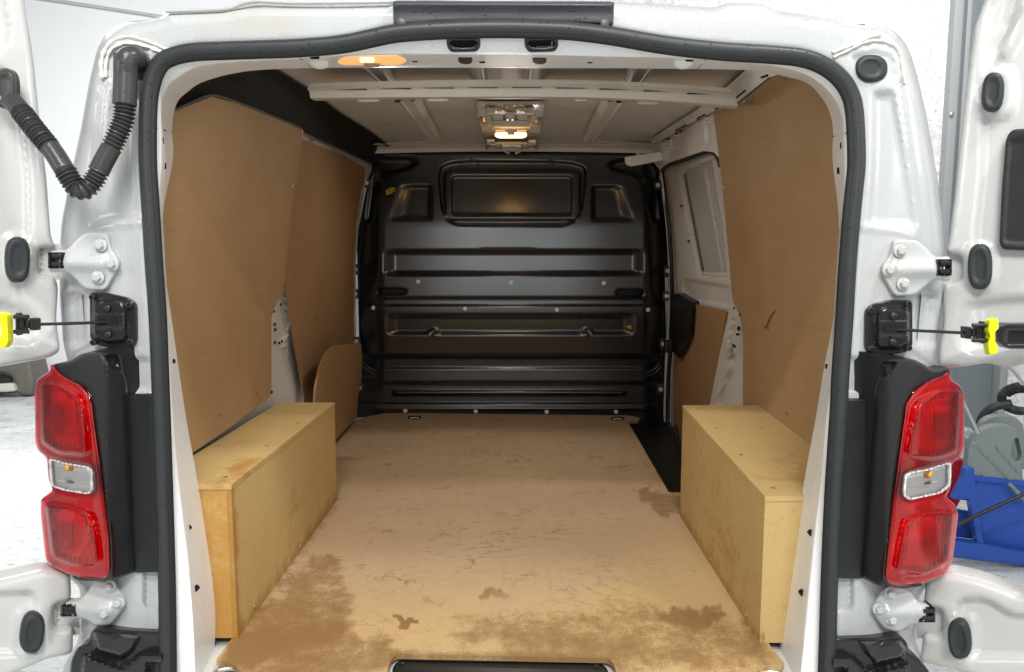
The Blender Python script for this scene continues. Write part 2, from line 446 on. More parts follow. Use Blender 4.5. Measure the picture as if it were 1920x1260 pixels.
def board(name, col, col2, stain_col=(.20, .105, .035), fibre=1.0, wet=False, mott=.5, cracks=False):
    m, nt, b = mk(name)
    n1 = noise(nt, 2.2, 6, .6); n2 = noise(nt, 420, 3, .7, stretch=(1, .35, 1)); n3 = noise(nt, 38, 6, .7)
    c = mix(nt, mathn(nt, 'MULTIPLY', ramp(nt, n1.outputs[0], [(.35, 0), (.68, 1)]).outputs[0], mott), col, col2)
    c = mix(nt, mathn(nt, 'MULTIPLY', ramp(nt, n2.outputs[0], [(.3, 1), (.62, 0)]).outputs[0], .40 * fibre), c, tuple(x * .52 for x in col))
    c = mix(nt, mathn(nt, 'MULTIPLY', ramp(nt, n2.outputs[0], [(.60, 0), (.8, 1)]).outputs[0], .4 * fibre), c, tuple(min(1, x * 1.5) for x in col))
    c = mix(nt, mathn(nt, 'MULTIPLY', ramp(nt, n3.outputs[0], [(.62, 0), (.75, 1)]).outputs[0], .35), c, tuple(x * .6 for x in col))
    n10 = noise(nt, 9, 5, .6, stretch=(7, .3, 7)); c = mix(nt, mathn(nt, 'MULTIPLY', ramp(nt, n10.outputs[0], [(.60, 0), (.70, 1)]).outputs[0], .22), c, tuple(x * .55 for x in col)); c = mix(nt, mathn(nt, 'MULTIPLY', ramp(nt, n10.outputs[0], [(.28, 1), (.38, 0)]).outputs[0], .18), c, tuple(min(1, x * 1.35) for x in col))
    if cracks:
        # scuffed dark hair lines and little scabs in the old surface
        n6 = noise(nt, 3.2, 8, .62, dist=1.0, stretch=(1, 1.6, 1))
        ln = ramp(nt, n6.outputs[0], [(.4925, 0), (.499, 1), (.502, 1), (.5085, 0)])
        n7 = noise(nt, 6, 3); sel = ramp(nt, n7.outputs[0], [(.46, 0), (.57, 1)])
        c = mix(nt, mathn(nt, 'MULTIPLY', mathn(nt, 'MULTIPLY', ln.outputs[0], sel.outputs[0]), .9), c, (.17, .08, .035))
        n8 = noise(nt, 22, 7, .72, stretch=(1, 2.2, 1)); sc2 = ramp(nt, n8.outputs[0], [(.56, 0), (.62, 1)])
        c = mix(nt, mathn(nt, 'MULTIPLY', mathn(nt, 'MULTIPLY', sc2.outputs[0], ramp(nt, n1.outputs[0], [(.4, 0), (.6, 1)]).outputs[0]), .55), c, (.21, .105, .045))
    if wet:
        at = node(nt, 'ShaderNodeAttribute', attribute_name='stain'); n4 = noise(nt, 16, 10, .78); n9 = noise(nt, 260, 3, .8)
        v = mathn(nt, 'ADD', at.outputs['Fac'], mathn(nt, 'MULTIPLY', mathn(nt, 'SUBTRACT', n4.outputs[0], .5), 2.2))
        v = mathn(nt, 'ADD', v, mathn(nt, 'MULTIPLY', mathn(nt, 'SUBTRACT', n9.outputs[0], .5), 1.5))
        
        if cracks: at2 = node(nt, 'ShaderNodeAttribute', attribute_name='front'); nf = mathn(nt, 'ADD', at2.outputs['Fac'], mathn(nt, 'MULTIPLY', mathn(nt, 'SUBTRACT', n4.outputs[0], .5), .9)); c = mix(nt, ramp(nt, nf, [(.2, 0), (.8, .6)]).outputs[0], c, (.54, .37, .155))
        r = ramp(nt, v, [(.28, 0), (.62, .72), (1.0, 1)])
        c = mix(nt, mathn(nt, 'MULTIPLY', r.outputs[0], .90), c, stain_col)
        lk(nt, mathn(nt, 'SUBTRACT', .72, mathn(nt, 'MULTIPLY', r.outputs[0], .16)), b.inputs['Roughness'])
    else: b.inputs['Roughness'].default_value = .62
    lk(nt, c, b.inputs['Base Color']); b.inputs['Specular IOR Level'].default_value = .32
    p = bump(nt, b, n2.outputs[0], .25, .0007); bump(nt, b, n3.outputs[0], .12, .0015, p); return m
PANEL = board('brown_hardboard', (.46, .30, .155), (.385, .235, .11), fibre=1.1, mott=.9)
PANELR = board('brown_hardboard_scuffed', (.47, .31, .165), (.39, .24, .115), fibre=1.1, mott=.9)
PANEL2 = board('reddish_hardboard', (.42, .255, .13), (.35, .20, .095), fibre=1.1, mott=.9)
BOXM = board('yellow_fibreboard', (.58, .41, .175), (.49, .315, .115), stain_col=(.34, .165, .03), wet=True, mott=.5)
BOXEND = board('orange_stained_fibreboard', (.58, .41, .175), (.49, .315, .115), stain_col=(.42, .20, .035), wet=True)
FLOORM = board('worn_floor_board', (.435, .295, .175), (.49, .36, .215), stain_col=(.215, .115, .04), fibre=1.3, wet=True, mott=.9, cracks=True)
BOARDEDGE = flat('board_sawn_edge', (.40, .25, .11), .8)
# lens glass: thin tinted shell
def shell(name, tint, gl=.10, rough=.04, bumps=0):
    m, nt, b = mk(name); out = nt.nodes['Material Output']; nt.nodes.remove(b)
    t = node(nt, 'ShaderNodeBsdfTransparent'); t.inputs[0].default_value = (*tint, 1)
    g = node(nt, 'ShaderNodeBsdfGlossy'); g.inputs['Roughness'].default_value = rough; g.inputs[0].default_value = (.95, .95, .95, 1)
    fr = node(nt, 'ShaderNodeFresnel'); fr.inputs[0].default_value = 1.5; mx = node(nt, 'ShaderNodeMixShader')
    lk(nt, mathn(nt, 'ADD', fr.outputs[0], .01), mx.inputs[0]); lk(nt, t.outputs[0], mx.inputs[1]); lk(nt, g.outputs[0], mx.inputs[2]); lk(nt, mx.outputs[0], out.inputs[0]); return m
REDSH = shell('red_lens_plastic', (.95, .008, .10)); CLEARSH = shell('clear_lens_plastic', (.95, .95, .95))
def refl(name, col, sc=260):
    m, nt, b = mk(name); b.inputs['Metallic'].default_value = .35; b.inputs['Roughness'].default_value = .25
    w_ = node(nt, 'ShaderNodeTexWave', wave_type='BANDS', bands_direction='X'); w_.inputs['Scale'].default_value = sc / 10
    tc = node(nt, 'ShaderNodeTexCoord'); lk(nt, tc.outputs['Object'], w_.inputs[0])
    v = node(nt, 'ShaderNodeTexVoronoi'); v.inputs['Scale'].default_value = 55; lk(nt, tc.outputs['Object'], v.inputs[0])
    lk(nt, mix(nt, v.outputs['Distance'], tuple(x * 1.1 for x in col), tuple(x * .6 for x in col)), b.inputs['Base Color'])
    p = bump(nt, b, w_.outputs[0], .8, .003); bump(nt, b, v.outputs['Distance'], .9, .007, p); return m
REFL = refl('faceted_reflector', (1.0, .72, .74)); REFL.node_tree.nodes['Principled BSDF'].inputs['Metallic'].default_value = .15; REFLC = plastic('pale_reflector', (.88, .87, .86), .35, .02, 80, spec=.5); REFLC0 = refl('ribbed_reflector_clear', (.95, .94, .93))
REDSOLID = plastic('red_lens_rim', (.95, .10, .13), .12, .02, 200, coat=1)

# ================================================================== THE VAN
van = setp(empty('cargo_van', (0, 1.2, 0)), 'white panel van with open rear doors and an empty load space lined with brown boards', 'van')

# ---- rubber door seal round the opening
SL = [(313, 1330), (312, 1260), (310, 1100), (304, 900), (300, 780), (293, 600), (286, 500), (280, 400), (274, 300), (275, 200), (283, 150), (297, 120), (318, 105), (360, 95), (420, 92), (480, 90), (560, 87), (640, 80), (700, 68), (740, 60), (800, 55), (870, 52), (950, 51), (1030, 53), (1080, 56), (1150, 65), (1250, 82), (1350, 93), (1440, 99), (1500, 105), (1540, 118), (1572, 140), (1594, 170), (1605, 210), (1609, 300), (1605, 350), (1600, 400), (1592, 500), (1586, 600), (1579, 700), (1575, 780), (1567, 900), (1562, 1000), (1558, 1100), (1555, 1200), (1553, 1260), (1552, 1330)]
sc_ = crv(SL, 7)
sP = at_y(sc_[:, 0], sc_[:, 1], 0.0)
seal = tube('door_seal', sP, .0138, RUBBER, van, seg=14, rad2=.0125, up=(0, 1, 0))
# inner lip of the seal
cen = np.array([945, 640.]); 
def inset(c, d):
    t = np.roll(c, -1, 0) - np.roll(c, 1, 0); t[0] = c[1] - c[0]; t[-1] = c[-1] - c[-2]; t /= np.linalg.norm(t, axis=1)[:, None]
    n = np.stack([-t[:, 1], t[:, 0]], -1); s = np.sign(((cen - c) * n).sum(1)); return c + n * s[:, None] * d
s2 = inset(sc_, 10.5); tube('seal_lip', at_y(s2[:, 0], s2[:, 1], .0), .0065, LIP, seal, seg=10, rad2=.010)

# ---- inner jamb and header between seal and load space, pressed sheet
A = [(318, 1330), (320, 1260), (322, 1100), (316, 900), (312, 780), (306, 600), (299, 500), (292, 400), (288, 300), (288, 200), (296, 150), (312, 125), (335, 112), (420, 103), (560, 98), (640, 90), (740, 70), (870, 63), (950, 62), (1030, 64), (1150, 76), (1250, 93), (1350, 104), (1440, 109), (1500, 117), (1535, 130), (1565, 153), (1583, 180), (1592, 215), (1596, 300), (1590, 400), (1580, 500), (1573, 600), (1567, 700), (1562, 780), (1553, 900), (1549, 1000), (1546, 1100), (1543, 1200), (1541, 1260), (1540, 1330)]
Bc = [(362, 1330), (366, 1260), (357, 1100), (334, 900), (324, 780), (313, 600), (303, 500), (297, 400), (303, 300), (301, 205), (312, 165), (335, 143), (370, 125), (440, 116), (560, 110), (640, 104), (740, 101), (870, 102), (950, 102), (1030, 103), (1150, 106), (1250, 108), (1350, 112), (1430, 120), (1490, 132), (1525, 147), (1555, 172), (1573, 200), (1582, 235), (1584, 300), (1583, 400), (1576, 500), (1570, 600), (1562, 700), (1550, 780), (1540, 900), (1528, 1000), (1518, 1100), (1508, 1200), (1502, 1260), (1500, 1330)]
Cc = [(400, 1330), (401, 1250), (402, 1120), (370, 900), (350, 790), (322, 600), (309, 500), (306, 400), (324, 300), (323, 240), (331, 195), (352, 172), (385, 152), (460, 134), (560, 128), (640, 127), (740, 127), (870, 127), (950, 127), (1030, 128), (1150, 128), (1250, 129), (1350, 130), (1420, 133), (1475, 144), (1515, 157), (1541, 184), (1556, 212), (1562, 247), (1561, 300), (1572, 400), (1573, 500), (1562, 600), (1545, 690), (1530, 780), (1508, 900), (1493, 1000), (1478, 1100), (1463, 1205), (1460, 1260), (1458, 1330)]
assert len(A) == len(Bc) == len(Cc), (len(A), len(Bc), len(Cc))
def up_(L):
    out = []
    P = np.array(L, float); n = len(P)
    for i in range(n - 1):
        p0, p1, p2, p3 = P[max(i - 1, 0)], P[i], P[i + 1], P[min(i + 2, n - 1)]
        for j in range(5):
            t = j / 5; out.append(.5 * (2 * p1 + (-p0 + p2) * t + (2 * p0 - 5 * p1 + 4 * p2 - p3) * t * t + (-p0 + 3 * p1 - 3 * p2 + p3) * t ** 3))
    out.append(P[-1]); return np.array(out)
ua, ub, uc = up_(A), up_(Bc), up_(Cc)
def rowY(c, Y): return at_y(c[:, 0], c[:, 1], Y)
JB, JC = .032, .19
ra, rb, rc = rowY(ua, .012), rowY(ub, JB), rowY(uc, JC)
rows = [ra]
for t in (.85, .93, 1.0): rows.append(ra + (rb - ra) * t - np.array([0, 0.0, 0]))
rows[-1] = rb
for t in (.06, .15, .5, .9, .97): rows.append(rb + (rc - rb) * t)
rows.append(rc)
outw = rc - np.array([0, 0, F + .75]); outw[:, 1] = 0; outw /= np.linalg.norm(outw, axis=1)[:, None]
rows.append(rc + np.array([0, .006, 0]) + outw * .004); rows.append(rc + outw * .08 + np.array([0, .012, 0]))
jamb = loft('door_jamb', rows, JAMB, van, angle=60, face_cam=True)
def jambpt(px, py):                      # nearest point of jamb surface as depth
    q = np.array([px, py], float); best = None
    for i in range(len(ua)):
        for (P0, P1, Y0, Y1) in ((ua[i], ub[i], .012, JB), (ub[i], uc[i], JB, JC)):
            d = P1 - P0; t = np.clip(((q - P0) @ d) / (d @ d), 0, 1); e = np.linalg.norm(q - P0 - t * d)
            if best is None or e < best[0]: best = (e, Y0 + (Y1 - Y0) * t)
    return best[1]
for (px, py, ww, hh, rt) in ((305, 264, 1.6, 5, 0), (308, 311, 3, 5, 0), (322, 678, 5.5, 3.5, -10), (353, 990, 5, 4, -45), (368, 1103, 5, 4, -45), (1577, 273, 1.5, 5, 0), (1573, 320, 3, 5, 0), (1553, 687, 4.5, 4, 0), (1520, 999, 5, 4, 50), (1503, 1111, 5, 4, 55), (590, 108, 7, 2.2, 0), (1293, 113, 6, 2, 0), (778, 115, 4, 1.4, 0), (904, 116, 4.5, 1.8, 0), (1106, 117, 4, 1.4, 0)):
    patch('slot_hole', oval(px, py, ww * 1.25, hh * 1.25, 5, 12, rt), M_Y(jambpt(px, py) - .009), HOLE, jamb, th=.001, res=4)
# seams on the jamb
for L in ([(288, 240), (322, 247)], [(1561, 256), (1596, 247)], [(553, 101), (582, 124)], [(1308, 128), (1330, 105)]):
    c = crv(L, 4); P = np.array([at_y(x, y, jambpt(x, y) - .0005) for x, y in c]); tube('seam', P, .0009, HOLE, jamb, seg=6)
# round white bungs on the header
for px in (598, 1282):
    c = at_y(px, 117, jambpt(px, 117) - .004); disc_stack('plug', c, (0, -.4, -1), [(.019, 0), (.019, .003), (.012, .008), (.004, .010)], JAMB, jamb)
HY1 = lambda y: .012 + (np.asarray(y) - 64) / 38. * .020
HY2 = lambda y: .032 + (np.asarray(y) - 102) / 25.5 * .158
for px in (873, 1012):
    patch('rubber_plug', rpoly([(px - 14, 109), (px + 13, 109), (px + 12, 118), (px + 4, 121), (px - 6, 120), (px - 13, 117)], 3), M_Y(lambda x, y: HY2(y) - .014), GROM, jamb, th=.006, res=4, edge=(2, .002))
# latch strikers in the header
for px, nm in ((869, ''), (1015, '')):
    Y0 = jambpt(px, 84)
    hs = patch('latch_striker', rpoly([(px - 32, 71), (px + 31, 71), (px + 32, 88), (px + 25, 97), (px - 24, 98), (px - 31, 88)], 6), M_Y(lambda x, y: HY1(y) - .004), BLACKG, van, th=.006, res=3, edge=(3, .002), feats=lambda Q, px=px: press(box_sdf(Q, px - 25, 75, px + 25, 94, 4), 4, -.004))
    patch('striker_pocket', oval(px, 82, 19, 5.5, 4), M_Y(lambda x, y: HY1(y) - .003), HOLE, hs, th=.001, res=4)
    tube('striker_bar', at_y(np.array([px - 24, px - 19, px - 8, px + 8, px + 19, px + 24.]), np.array([84, 91, 92, 92, 91, 84.]), HY1(88) - .008), .0035, BLACKG, hs, seg=8)
# header courtesy lamp
Y0 = jambpt(693, 114) - .004
lamp = patch('courtesy_lamp', rpoly([(618, 108, 8), (640, 105), (745, 105), (765, 114, 8), (750, 122), (640, 122, 10)], 6), M_Y(lambda x, y: HY2(y) - .012), WARM, van, th=.006, res=4, edge=(5, .006), feats=lambda Q: .0008 * np.sin(Q[:, 0] * .9))
tube('lamp_bulb', at_y(np.array([676, 684, 692, 700.]), np.array([112, 111.5, 111.5, 112.]), HY2(112) - .016), .0045, WARMHOT, lamp, seg=8)
patch('lamp_clip', rpoly([(681, 119), (713, 119), (711, 126), (683, 126)], 2), M_Y(lambda x, y: HY2(y) - .018), flat('amber_clip', (.62, .42, .28), .4), lamp, th=.004, res=4)

# ---- rear body frame: D-pillars and roof edge
OUT = [(120, 1340), (118, 1250), (148, 1200), (150, 1100), (128, 1085), (126, 800), (130, 690), (118, 640), (112, 560), (112, 470), (115, 420), (130, 340), (150, 250), (168, 150), (182, 92), (200, 60), (235, 40), (270, 38), (305, 30), (314, 22), (420, 18), (450, 8), (490, 2), (560, 5), (640, 6), (735, 3), (900, -6), (1152, 3), (1240, 8), (1340, 14), (1362, 5), (1430, 6), (1460, 20), (1576, 33), (1584, 42), (1635, 50), (1650, 45), (1682, 60), (1706, 95), (1722, 150), (1738, 220), (1757, 330), (1768, 420), (1772, 480), (1770, 560), (1760, 640), (1752, 700), (1758, 820), (1748, 1085), (1722, 1120), (1715, 1200), (1735, 1250), (1735, 1340)]
OUTL = rpoly(OUT, 14, 4)
hole_poly = [tuple(p) for p in inset(sc_, 3)]
FR = np.vstack([OUTL, np.array(hole_poly)[::-1]])       # a horseshoe: outer line, back along the seal
creaseL = [(196, 150), (186, 250), (172, 350), (152, 440), (140, 560), (140, 650)]
creaseR = [(1686, 155), (1700, 250), (1714, 350), (1728, 430), (1738, 520), (1742, 650)]
sealline = sc_
def frame_base(x, y):
    Q = np.stack([x, y], -1); d = segdist(Q, sealline[::3], False)
    out = np.clip((d - 60) / 130, 0, 1); return .018 + .05 * out ** 1.6
def ffeat(Q):
    o = np.zeros(len(Q))
    for cr in (creaseL, creaseR):
        d = segdist(Q, np.array(cr, float), False); o += -.006 * np.exp(-(d / 5) ** 2)
    # pressed fields of the pillars
    for L in ([(205, 165), (262, 170), (262, 290), (268, 415), (180, 425), (160, 440), (190, 300)], [(1632, 168), (1680, 165), (1705, 300), (1725, 430), (1700, 432), (1622, 425), (1630, 300)]):
        o += press(sdf(Q, rpoly(L, 12)), 16, -.012)
    for L in ([(195, 130), (198, 100), (225, 78), (290, 92), (262, 130), (258, 158), (205, 160)], [(1590, 105), (1640, 92), (1676, 102), (1686, 150), (1618, 158), (1604, 130)]):
        o += press(sdf(Q, rpoly(L, 8)), 6, -.006)
    # lower pockets
    o += press(box_sdf(Q, 240, 668, 290, 735, 8), 7, -.010) + press(box_sdf(Q, 1592, 668, 1636, 738, 8), 7, -.010)
    o += press(box_sdf(Q, 266, 1060, 310, 1140, 14), 8, -.012) + press(box_sdf(Q, 1560, 1060, 1602, 1148, 14), 8, -.012)
    o += press(box_sdf(Q, 105, 545, 165, 650, 14), 10, -.014) + press(box_sdf(Q, 1712, 545, 1765, 650, 14), 10, -.014)
    # pressed steps along the roof edge
    o += press(sdf(Q, np.array([(300, 10), (460, 26), (740, 26), (740, -20), (300, -20)], float)), 12, -.010)
    o += press(sdf(Q, np.array([(1152, -20), (1152, 26), (1340, 34), (1480, 40), (1590, 55), (1600, 20)], float)), 12, -.010)
    o += ridge(Q, [(165, 440), (200, 424), (262, 418)], 5, .004) + ridge(Q, [(1620, 428), (1680, 432), (1715, 445)], 5, .004)
    return o
frame = patch('rear_body_frame', FR, M_Y(frame_base), WHITE, van, th=.05, res=7, edge=(22, .045), feats=ffeat, angle=50)
# body sides and roof skin behind the frame (they close the load space)
shellm = WHITE
def side(s):
    ys = [.045, .10, .18, .3, .5, 1.0, 1.8, 2.6, 3.6]; rows = []
    lim = ([-.35, 0, .6, .89, 1.0, 1.15, 1.30, 1.36], [.59, .59, .59, .60, .592, .568, .535, .50] if s < 0 else [.56, .56, .56, .572, .560, .545, .520, .49])
    for y in ys:
        r = []
        for xx, zz in ((.93, -.35), (.965, 0.0), (.965, .45), (.93, .8), (.88, 1.15), (.82, 1.30), (.74 if s < 0 else .68, 1.38), (.60, 1.40)):
            zt = min(zz + max(0, .09 * min(1, (y - .05) / .4)) * (zz > 1.2), .885 + (.298 if (xx, zz) == (.60, 1.40) else .283) * (y + 1.45))
            hgt = .89 + (zt - .89) / (y + 1.45) * 1.45
            if s > 0 and (xx, zz) == (.60, 1.40): xx = .565
            r.append((s * min(xx, np.interp(hgt, *lim) * (.965 if zz < 1 else .925) * (y + 1.45)), y, F + zt))
        rows.append(r)
    return loft('body_side', rows, WHITE, van, angle=40)
side(-1); side(1)
loft('roof_skin', [[(x, y, F + min(1.46, .885 + .300 * (y + 1.45)) + .012 * (1 - (x / .66) ** 2) * min(1, y)) for x in np.linspace(-.60, .565, 9)] for y in (.03, .08, .15, .22, .3, .5, 1, 2, 3, 3.6)], WHITE, van)
loft('underbody', [[(x, y, F - .30) for x in (-.93, .93)] for y in (.1, 3.6)], BLACK, van)
# sealant beads
def bead(L):
    c = crv(L, 3); P = at_y(c[:, 0], c[:, 1], 0.0) * 1.0
    Yb = frame_base(c[:, 0], c[:, 1]); P = at_y(c[:, 0], c[:, 1], Yb - .001)
    r = .0034 + .0010 * np.sin(np.arange(len(P)) * .9) + rng.rand(len(P)) * .0012
    tube('sealant_bead', P, r, paint('sealant_%d' % L[0][0], (.66, .645, .60), .4, .1, .5), frame, seg=8, rad2=r * .75)
bead([(192, 147), (190, 120), (196, 95), (214, 76), (240, 69), (268, 75), (296, 86), (325, 99)])
bead([(198, 145), (199, 118), (206, 96), (222, 84), (245, 80), (280, 88), (318, 104)])
bead([(1562, 108), (1590, 95), (1616, 82), (1645, 77), (1672, 84), (1686, 98), (1691, 125), (1696, 156)])
bead([(1560, 99), (1600, 84), (1630, 70), (1650, 66)])
# grommets
def grommet(cx, cy, rx, ry, mp, parent, mat=GROM, h=.012, rot=0, e=2.6):
    g = patch('grommet', oval(cx, cy, rx, ry, e, 36, rot), mp, mat, parent, th=.012, res=4, edge=(min(rx, ry) * .32, h), feats=lambda Q: press(sdf(Q, oval(cx, cy, rx * .58, ry * .66, e, 28, rot)), 3, -.003) + h, angle=60)
    return g
grommet(1634, 128, 30.5, 25.5, M_Y(.022), frame, e=2.3)
# plastic cover in the middle of the roof edge
cov = patch('roof_edge_cover', rpoly([(736, 2), (1152, 4), (1150, 47), (1080, 44), (950, 40), (820, 42), (738, 49)], 3), M_Y(lambda x, y: .0), CAMCOV, van, th=.05, res=7, edge=(6, .01), feats=lambda Q: .012 * ss(24, 8, Q[:, 1]) + .003 * np.sin(Q[:, 0] * .035), angle=50)
for px in (752, 1134): disc_stack('screw', at_y(px, 43 if px < 900 else 45, -.004), (0, -1, 0), [(.008, 0), (.008, .002), (.004, .003)], CAMCOV, cov)
# roof gutter edge line
tube('roof_edge_lip', at_y(*(crv([(312, 21), (420, 17), (450, 8), (480, 2), (560, 5), (735, 3)], 8).T), .03), .004, WHITE, frame, seg=8)

# ---- hinges
def hinge(pts, bolts, knuck, pin, mirror):
    Yb = .006
    h = patch('hinge_plate', rpoly(pts, 9), M_Y(Yb), WHITE, van, th=.014, res=4, edge=(5, .006), feats=lambda Q: ridge(Q, [knuck, ((bolts[0][0] + bolts[2][0]) / 2, knuck[1] + 2)], 16, .014))
    for bx, by in bolts:
        c = at_y(bx, by, Yb - .004)
        bt = disc_stack('bolt', c, (0, -1, 0), [(.0125, 0), (.0125, .002), (.009, .0035)], WHITE, h, 20)
        disc_stack('bolt_head', c, (0, -1, 0), [(.0082, .002), (.0082, .009), (.0065, .0105)], WHITE, h, 6)
    x0, y0, x1, y1 = pin
    pl = patch('hinge_pin', rpoly([(x0, y0), (x1, y0), (x1, y1), (x0, y1)], 2), M_Y(.0), BLACKG, h, th=.03, res=3, feats=lambda Q: .004 * np.cos((Q[:, 0] - (x0 + x1) / 2) * .5))
    for yy in (y0 + 7, y1 - 8): patch('hinge_knuckle', rpoly([(x0 + 6, yy - 4), (x1 - 4, yy - 4), (x1 - 4, yy + 4), (x0 + 6, yy + 4)], 2), M_Y(-.006), BLACK, h, th=.01, res=3, edge=(2, .003))
    return h
hinge([(92, 470), (125, 469), (143, 448), (160, 435), (203, 437), (208, 465), (225, 490), (222, 503), (198, 545), (160, 543), (140, 522), (125, 508), (92, 512)], [(189, 460), (211, 495), (184, 520)], (130, 492), (90, 473, 120, 503), False)
hinge([(1783, 480), (1755, 483), (1738, 465), (1720, 450), (1675, 449), (1671, 475), (1652, 500), (1655, 518), (1678, 556), (1715, 554), (1738, 535), (1752, 523), (1783, 528)], [(1687, 470), (1666, 506), (1693, 532)], (1745, 504), (1757, 486, 1785, 517), True)
hinge([(115, 1130), (150, 1125), (165, 1110), (175, 1086), (215, 1092), (236, 1125), (232, 1140), (208, 1172), (180, 1174), (160, 1160), (140, 1158), (115, 1160)], [(207, 1098), (223, 1129), (198, 1149)], (150, 1142), (113, 1134, 146, 1156), False)
hinge([(1745, 1135), (1720, 1128), (1710, 1112), (1695, 1098), (1655, 1102), (1634, 1140), (1640, 1155), (1658, 1180), (1685, 1186), (1705, 1172), (1722, 1168), (1745, 1168)], [(1668, 1111), (1647, 1141), (1671, 1161)], (1725, 1148), (1723, 1139, 1754, 1167), True)

# ---- check strap boxes, straps and yellow clips
def strapbox(poly, inner, slot, screws, nuts):
    b = patch('check_strap_box', rpoly(poly, 8), M_Y(.010), BLACKG, van, th=.012, res=4, edge=(3, .003), feats=lambda Q: press(sdf(Q, rpoly(inner, 9)), 6, .014) + press(box_sdf(Q, slot[0] - 14, slot[1] - 9, slot[2] + 10, slot[3] + 6, 2), 3, .004))
    patch('strap_slot', rpoly([(slot[0], slot[1]), (slot[2], slot[1]), (slot[2], slot[3]), (slot[0], slot[3])], 1), M_Y(-.010), HOLE, b, th=.001, res=4)
    for x, y in screws: disc_stack('screw', at_y(x, y, .006), (0, -1, 0), [(.006, 0), (.006, .004), (.003, .005), (.003, .002)], BLACK, b, 12)
    for x, y in nuts: disc_stack('screw', at_y(x, y, -.006), (0, -1, 0), [(.0065, 0), (.0065, .004), (.003, .006)], BLACK, b, 10)
    return b
bL = strapbox([(168, 548), (200, 549), (240, 558), (256, 570), (257, 640), (250, 652), (215, 654), (180, 646), (169, 635)], [(172, 565), (190, 560), (228, 562), (238, 575), (240, 632), (232, 643), (195, 644), (172, 632)], (185, 596, 219, 610), [(174, 557), (244, 571), (176, 642), (246, 640)], [(202, 578), (204, 627)])
bR = strapbox([(1711, 563), (1670, 562), (1635, 570), (1622, 582), (1621, 650), (1628, 662), (1660, 667), (1700, 660), (1711, 650)], [(1706, 580), (1690, 575), (1652, 575), (1642, 588), (1641, 645), (1650, 655), (1685, 657), (1707, 645)], (1658, 609, 1692, 624), [(1702, 569), (1632, 581), (1632, 653), (1703, 652)], [(1675, 592), (1673, 641)])
def strapL(pts, Ys, r):
    c = np.array(pts, float); return np.array([at_y(x, y, Y) for (x, y), Y in zip(c, Ys)])
for s, pts, nm in ((-1, [(215, 603), (150, 606), (75, 608)], 0), (1, [(1665, 617), (1740, 621), (1805, 624)], 0)):
    P = strapL(pts, (.0, -.03, -.055), 0)
    st = tube('check_strap', P, .0030, BLACK, van, seg=10, rad2=.0055, up=(0, 1, 0))
    x0 = 62 if s < 0 else 1815; 
    mpx = M_Y(-.062)
    for k, (dx, w_, h_) in enumerate(((0, 14, 12), (11, 8, 8), (22, 12, 17), (30, 6, 22))):
        xx = x0 + s * dx; yy = 608 if s < 0 else 624
        patch('strap_end', rpoly([(xx - w_ / 2, yy - h_), (xx + w_ / 2, yy - h_ * .9), (xx + w_ / 2, yy + h_), (xx - w_ / 2, yy + h_ * .9)], 3), mpx, BLACK, st, th=.012, res=3, edge=(3, .004))
    for dy in (-14, 14):
        tube('strap_lug', strapL([(x0 + s * 8, yy + dy), (x0 + s * 36, yy + dy)], (-.062, -.066), 0), .004, BLACK, st, seg=8)
    if s < 0:
        cl = [(-14, 590), (4, 586), (14, 590), (16, 640), (10, 652), (-14, 654), (-14, 630), (2, 628), (2, 610), (-14, 608)]
    else:
        cl = [(1856, 600), (1871, 596), (1873, 616), (1866, 622), (1866, 642), (1872, 648), (1869, 664), (1855, 666), (1852, 645), (1857, 630), (1852, 620)]
    patch('yellow_clip', rpoly(cl, 3), M_Y(-.075), YELLOW, st, th=.014, res=3, edge=(2.5, .003))
    if s > 0: patch('strap_channel', rpoly([(1868, 612), (1890, 606), (1960, 606), (1960, 655), (1890, 654), (1868, 640)], 4), M_Y(-.068), BLACKG, st, th=.02, res=5, edge=(4, .006), feats=lambda Q: press(box_sdf(Q, 1884, 618, 1950, 646, 4), 3, -.008))

# ---- wiring boot, left
ang = np.linspace(0, 1, 1)
boot = setp(empty('wiring_boot', at_y(240, 120, -.01), van))
def bootpath(pts, Ys):
    c3 = np.array([at_y(x, y, Y) for (x, y), Y in zip(pts, Ys)]); return crv(c3, .0045)
hp = bootpath([(236, 130), (234, 190), (231, 225), (216, 262), (196, 300), (176, 338), (160, 355), (143, 352), (125, 325), (100, 285), (70, 248), (42, 212), (22, 188)], (-.03, -.035, -.038, -.045, -.05, -.055, -.06, -.06, -.06, -.055, -.05, -.04, -.03))
L_ = np.concatenate([[0], np.cumsum(np.linalg.norm(np.diff(hp, axis=0), axis=1))]); hp2 = []
tt = np.arange(0, L_[-1], .00125); hp = np.stack([np.interp(tt, L_, hp[:, k]) for k in range(3)], -1)
T_ = tt[-1]; u = tt / T_
bel = ss(.14, .15, u) * (1 - ss(.315, .325, u)) + ss(.42, .43, u) * (1 - ss(.625, .635, u)) + ss(.735, .745, u) * (1 - ss(.93, .94, u))
rad = .0175 + .0028 * bel * np.sin(tt / .0070 * 2 * math.pi) - .001 * bel; rad = np.where(u < .14, .0205, rad)
tube('boot_hose', hp, rad, HOSEM, boot, seg=18)
# elbow into the pillar
ep = crv(np.array([at_y(236, 140, -.03), at_y(236, 122, -.032), at_y(240, 110, -.03), at_y(252, 108, -.02), at_y(262, 118, .02)]), .004)
tube('boot_elbow', ep, np.linspace(.021, .019, len(ep)), HOSEM, boot, seg=18)
tube('boot_cap', crv(np.array([at_y(226, 102, -.03), at_y(226, 150, -.033), at_y(227, 192, -.035)]), .004), .012, HOSEM, boot, seg=14)
grommet(259, 122, 21, 27, M_Y(.012), boot, HOSEM, .010)
grommet(8, 165, 22, 38, M_Y(-.02), boot, HOSEM, .014)

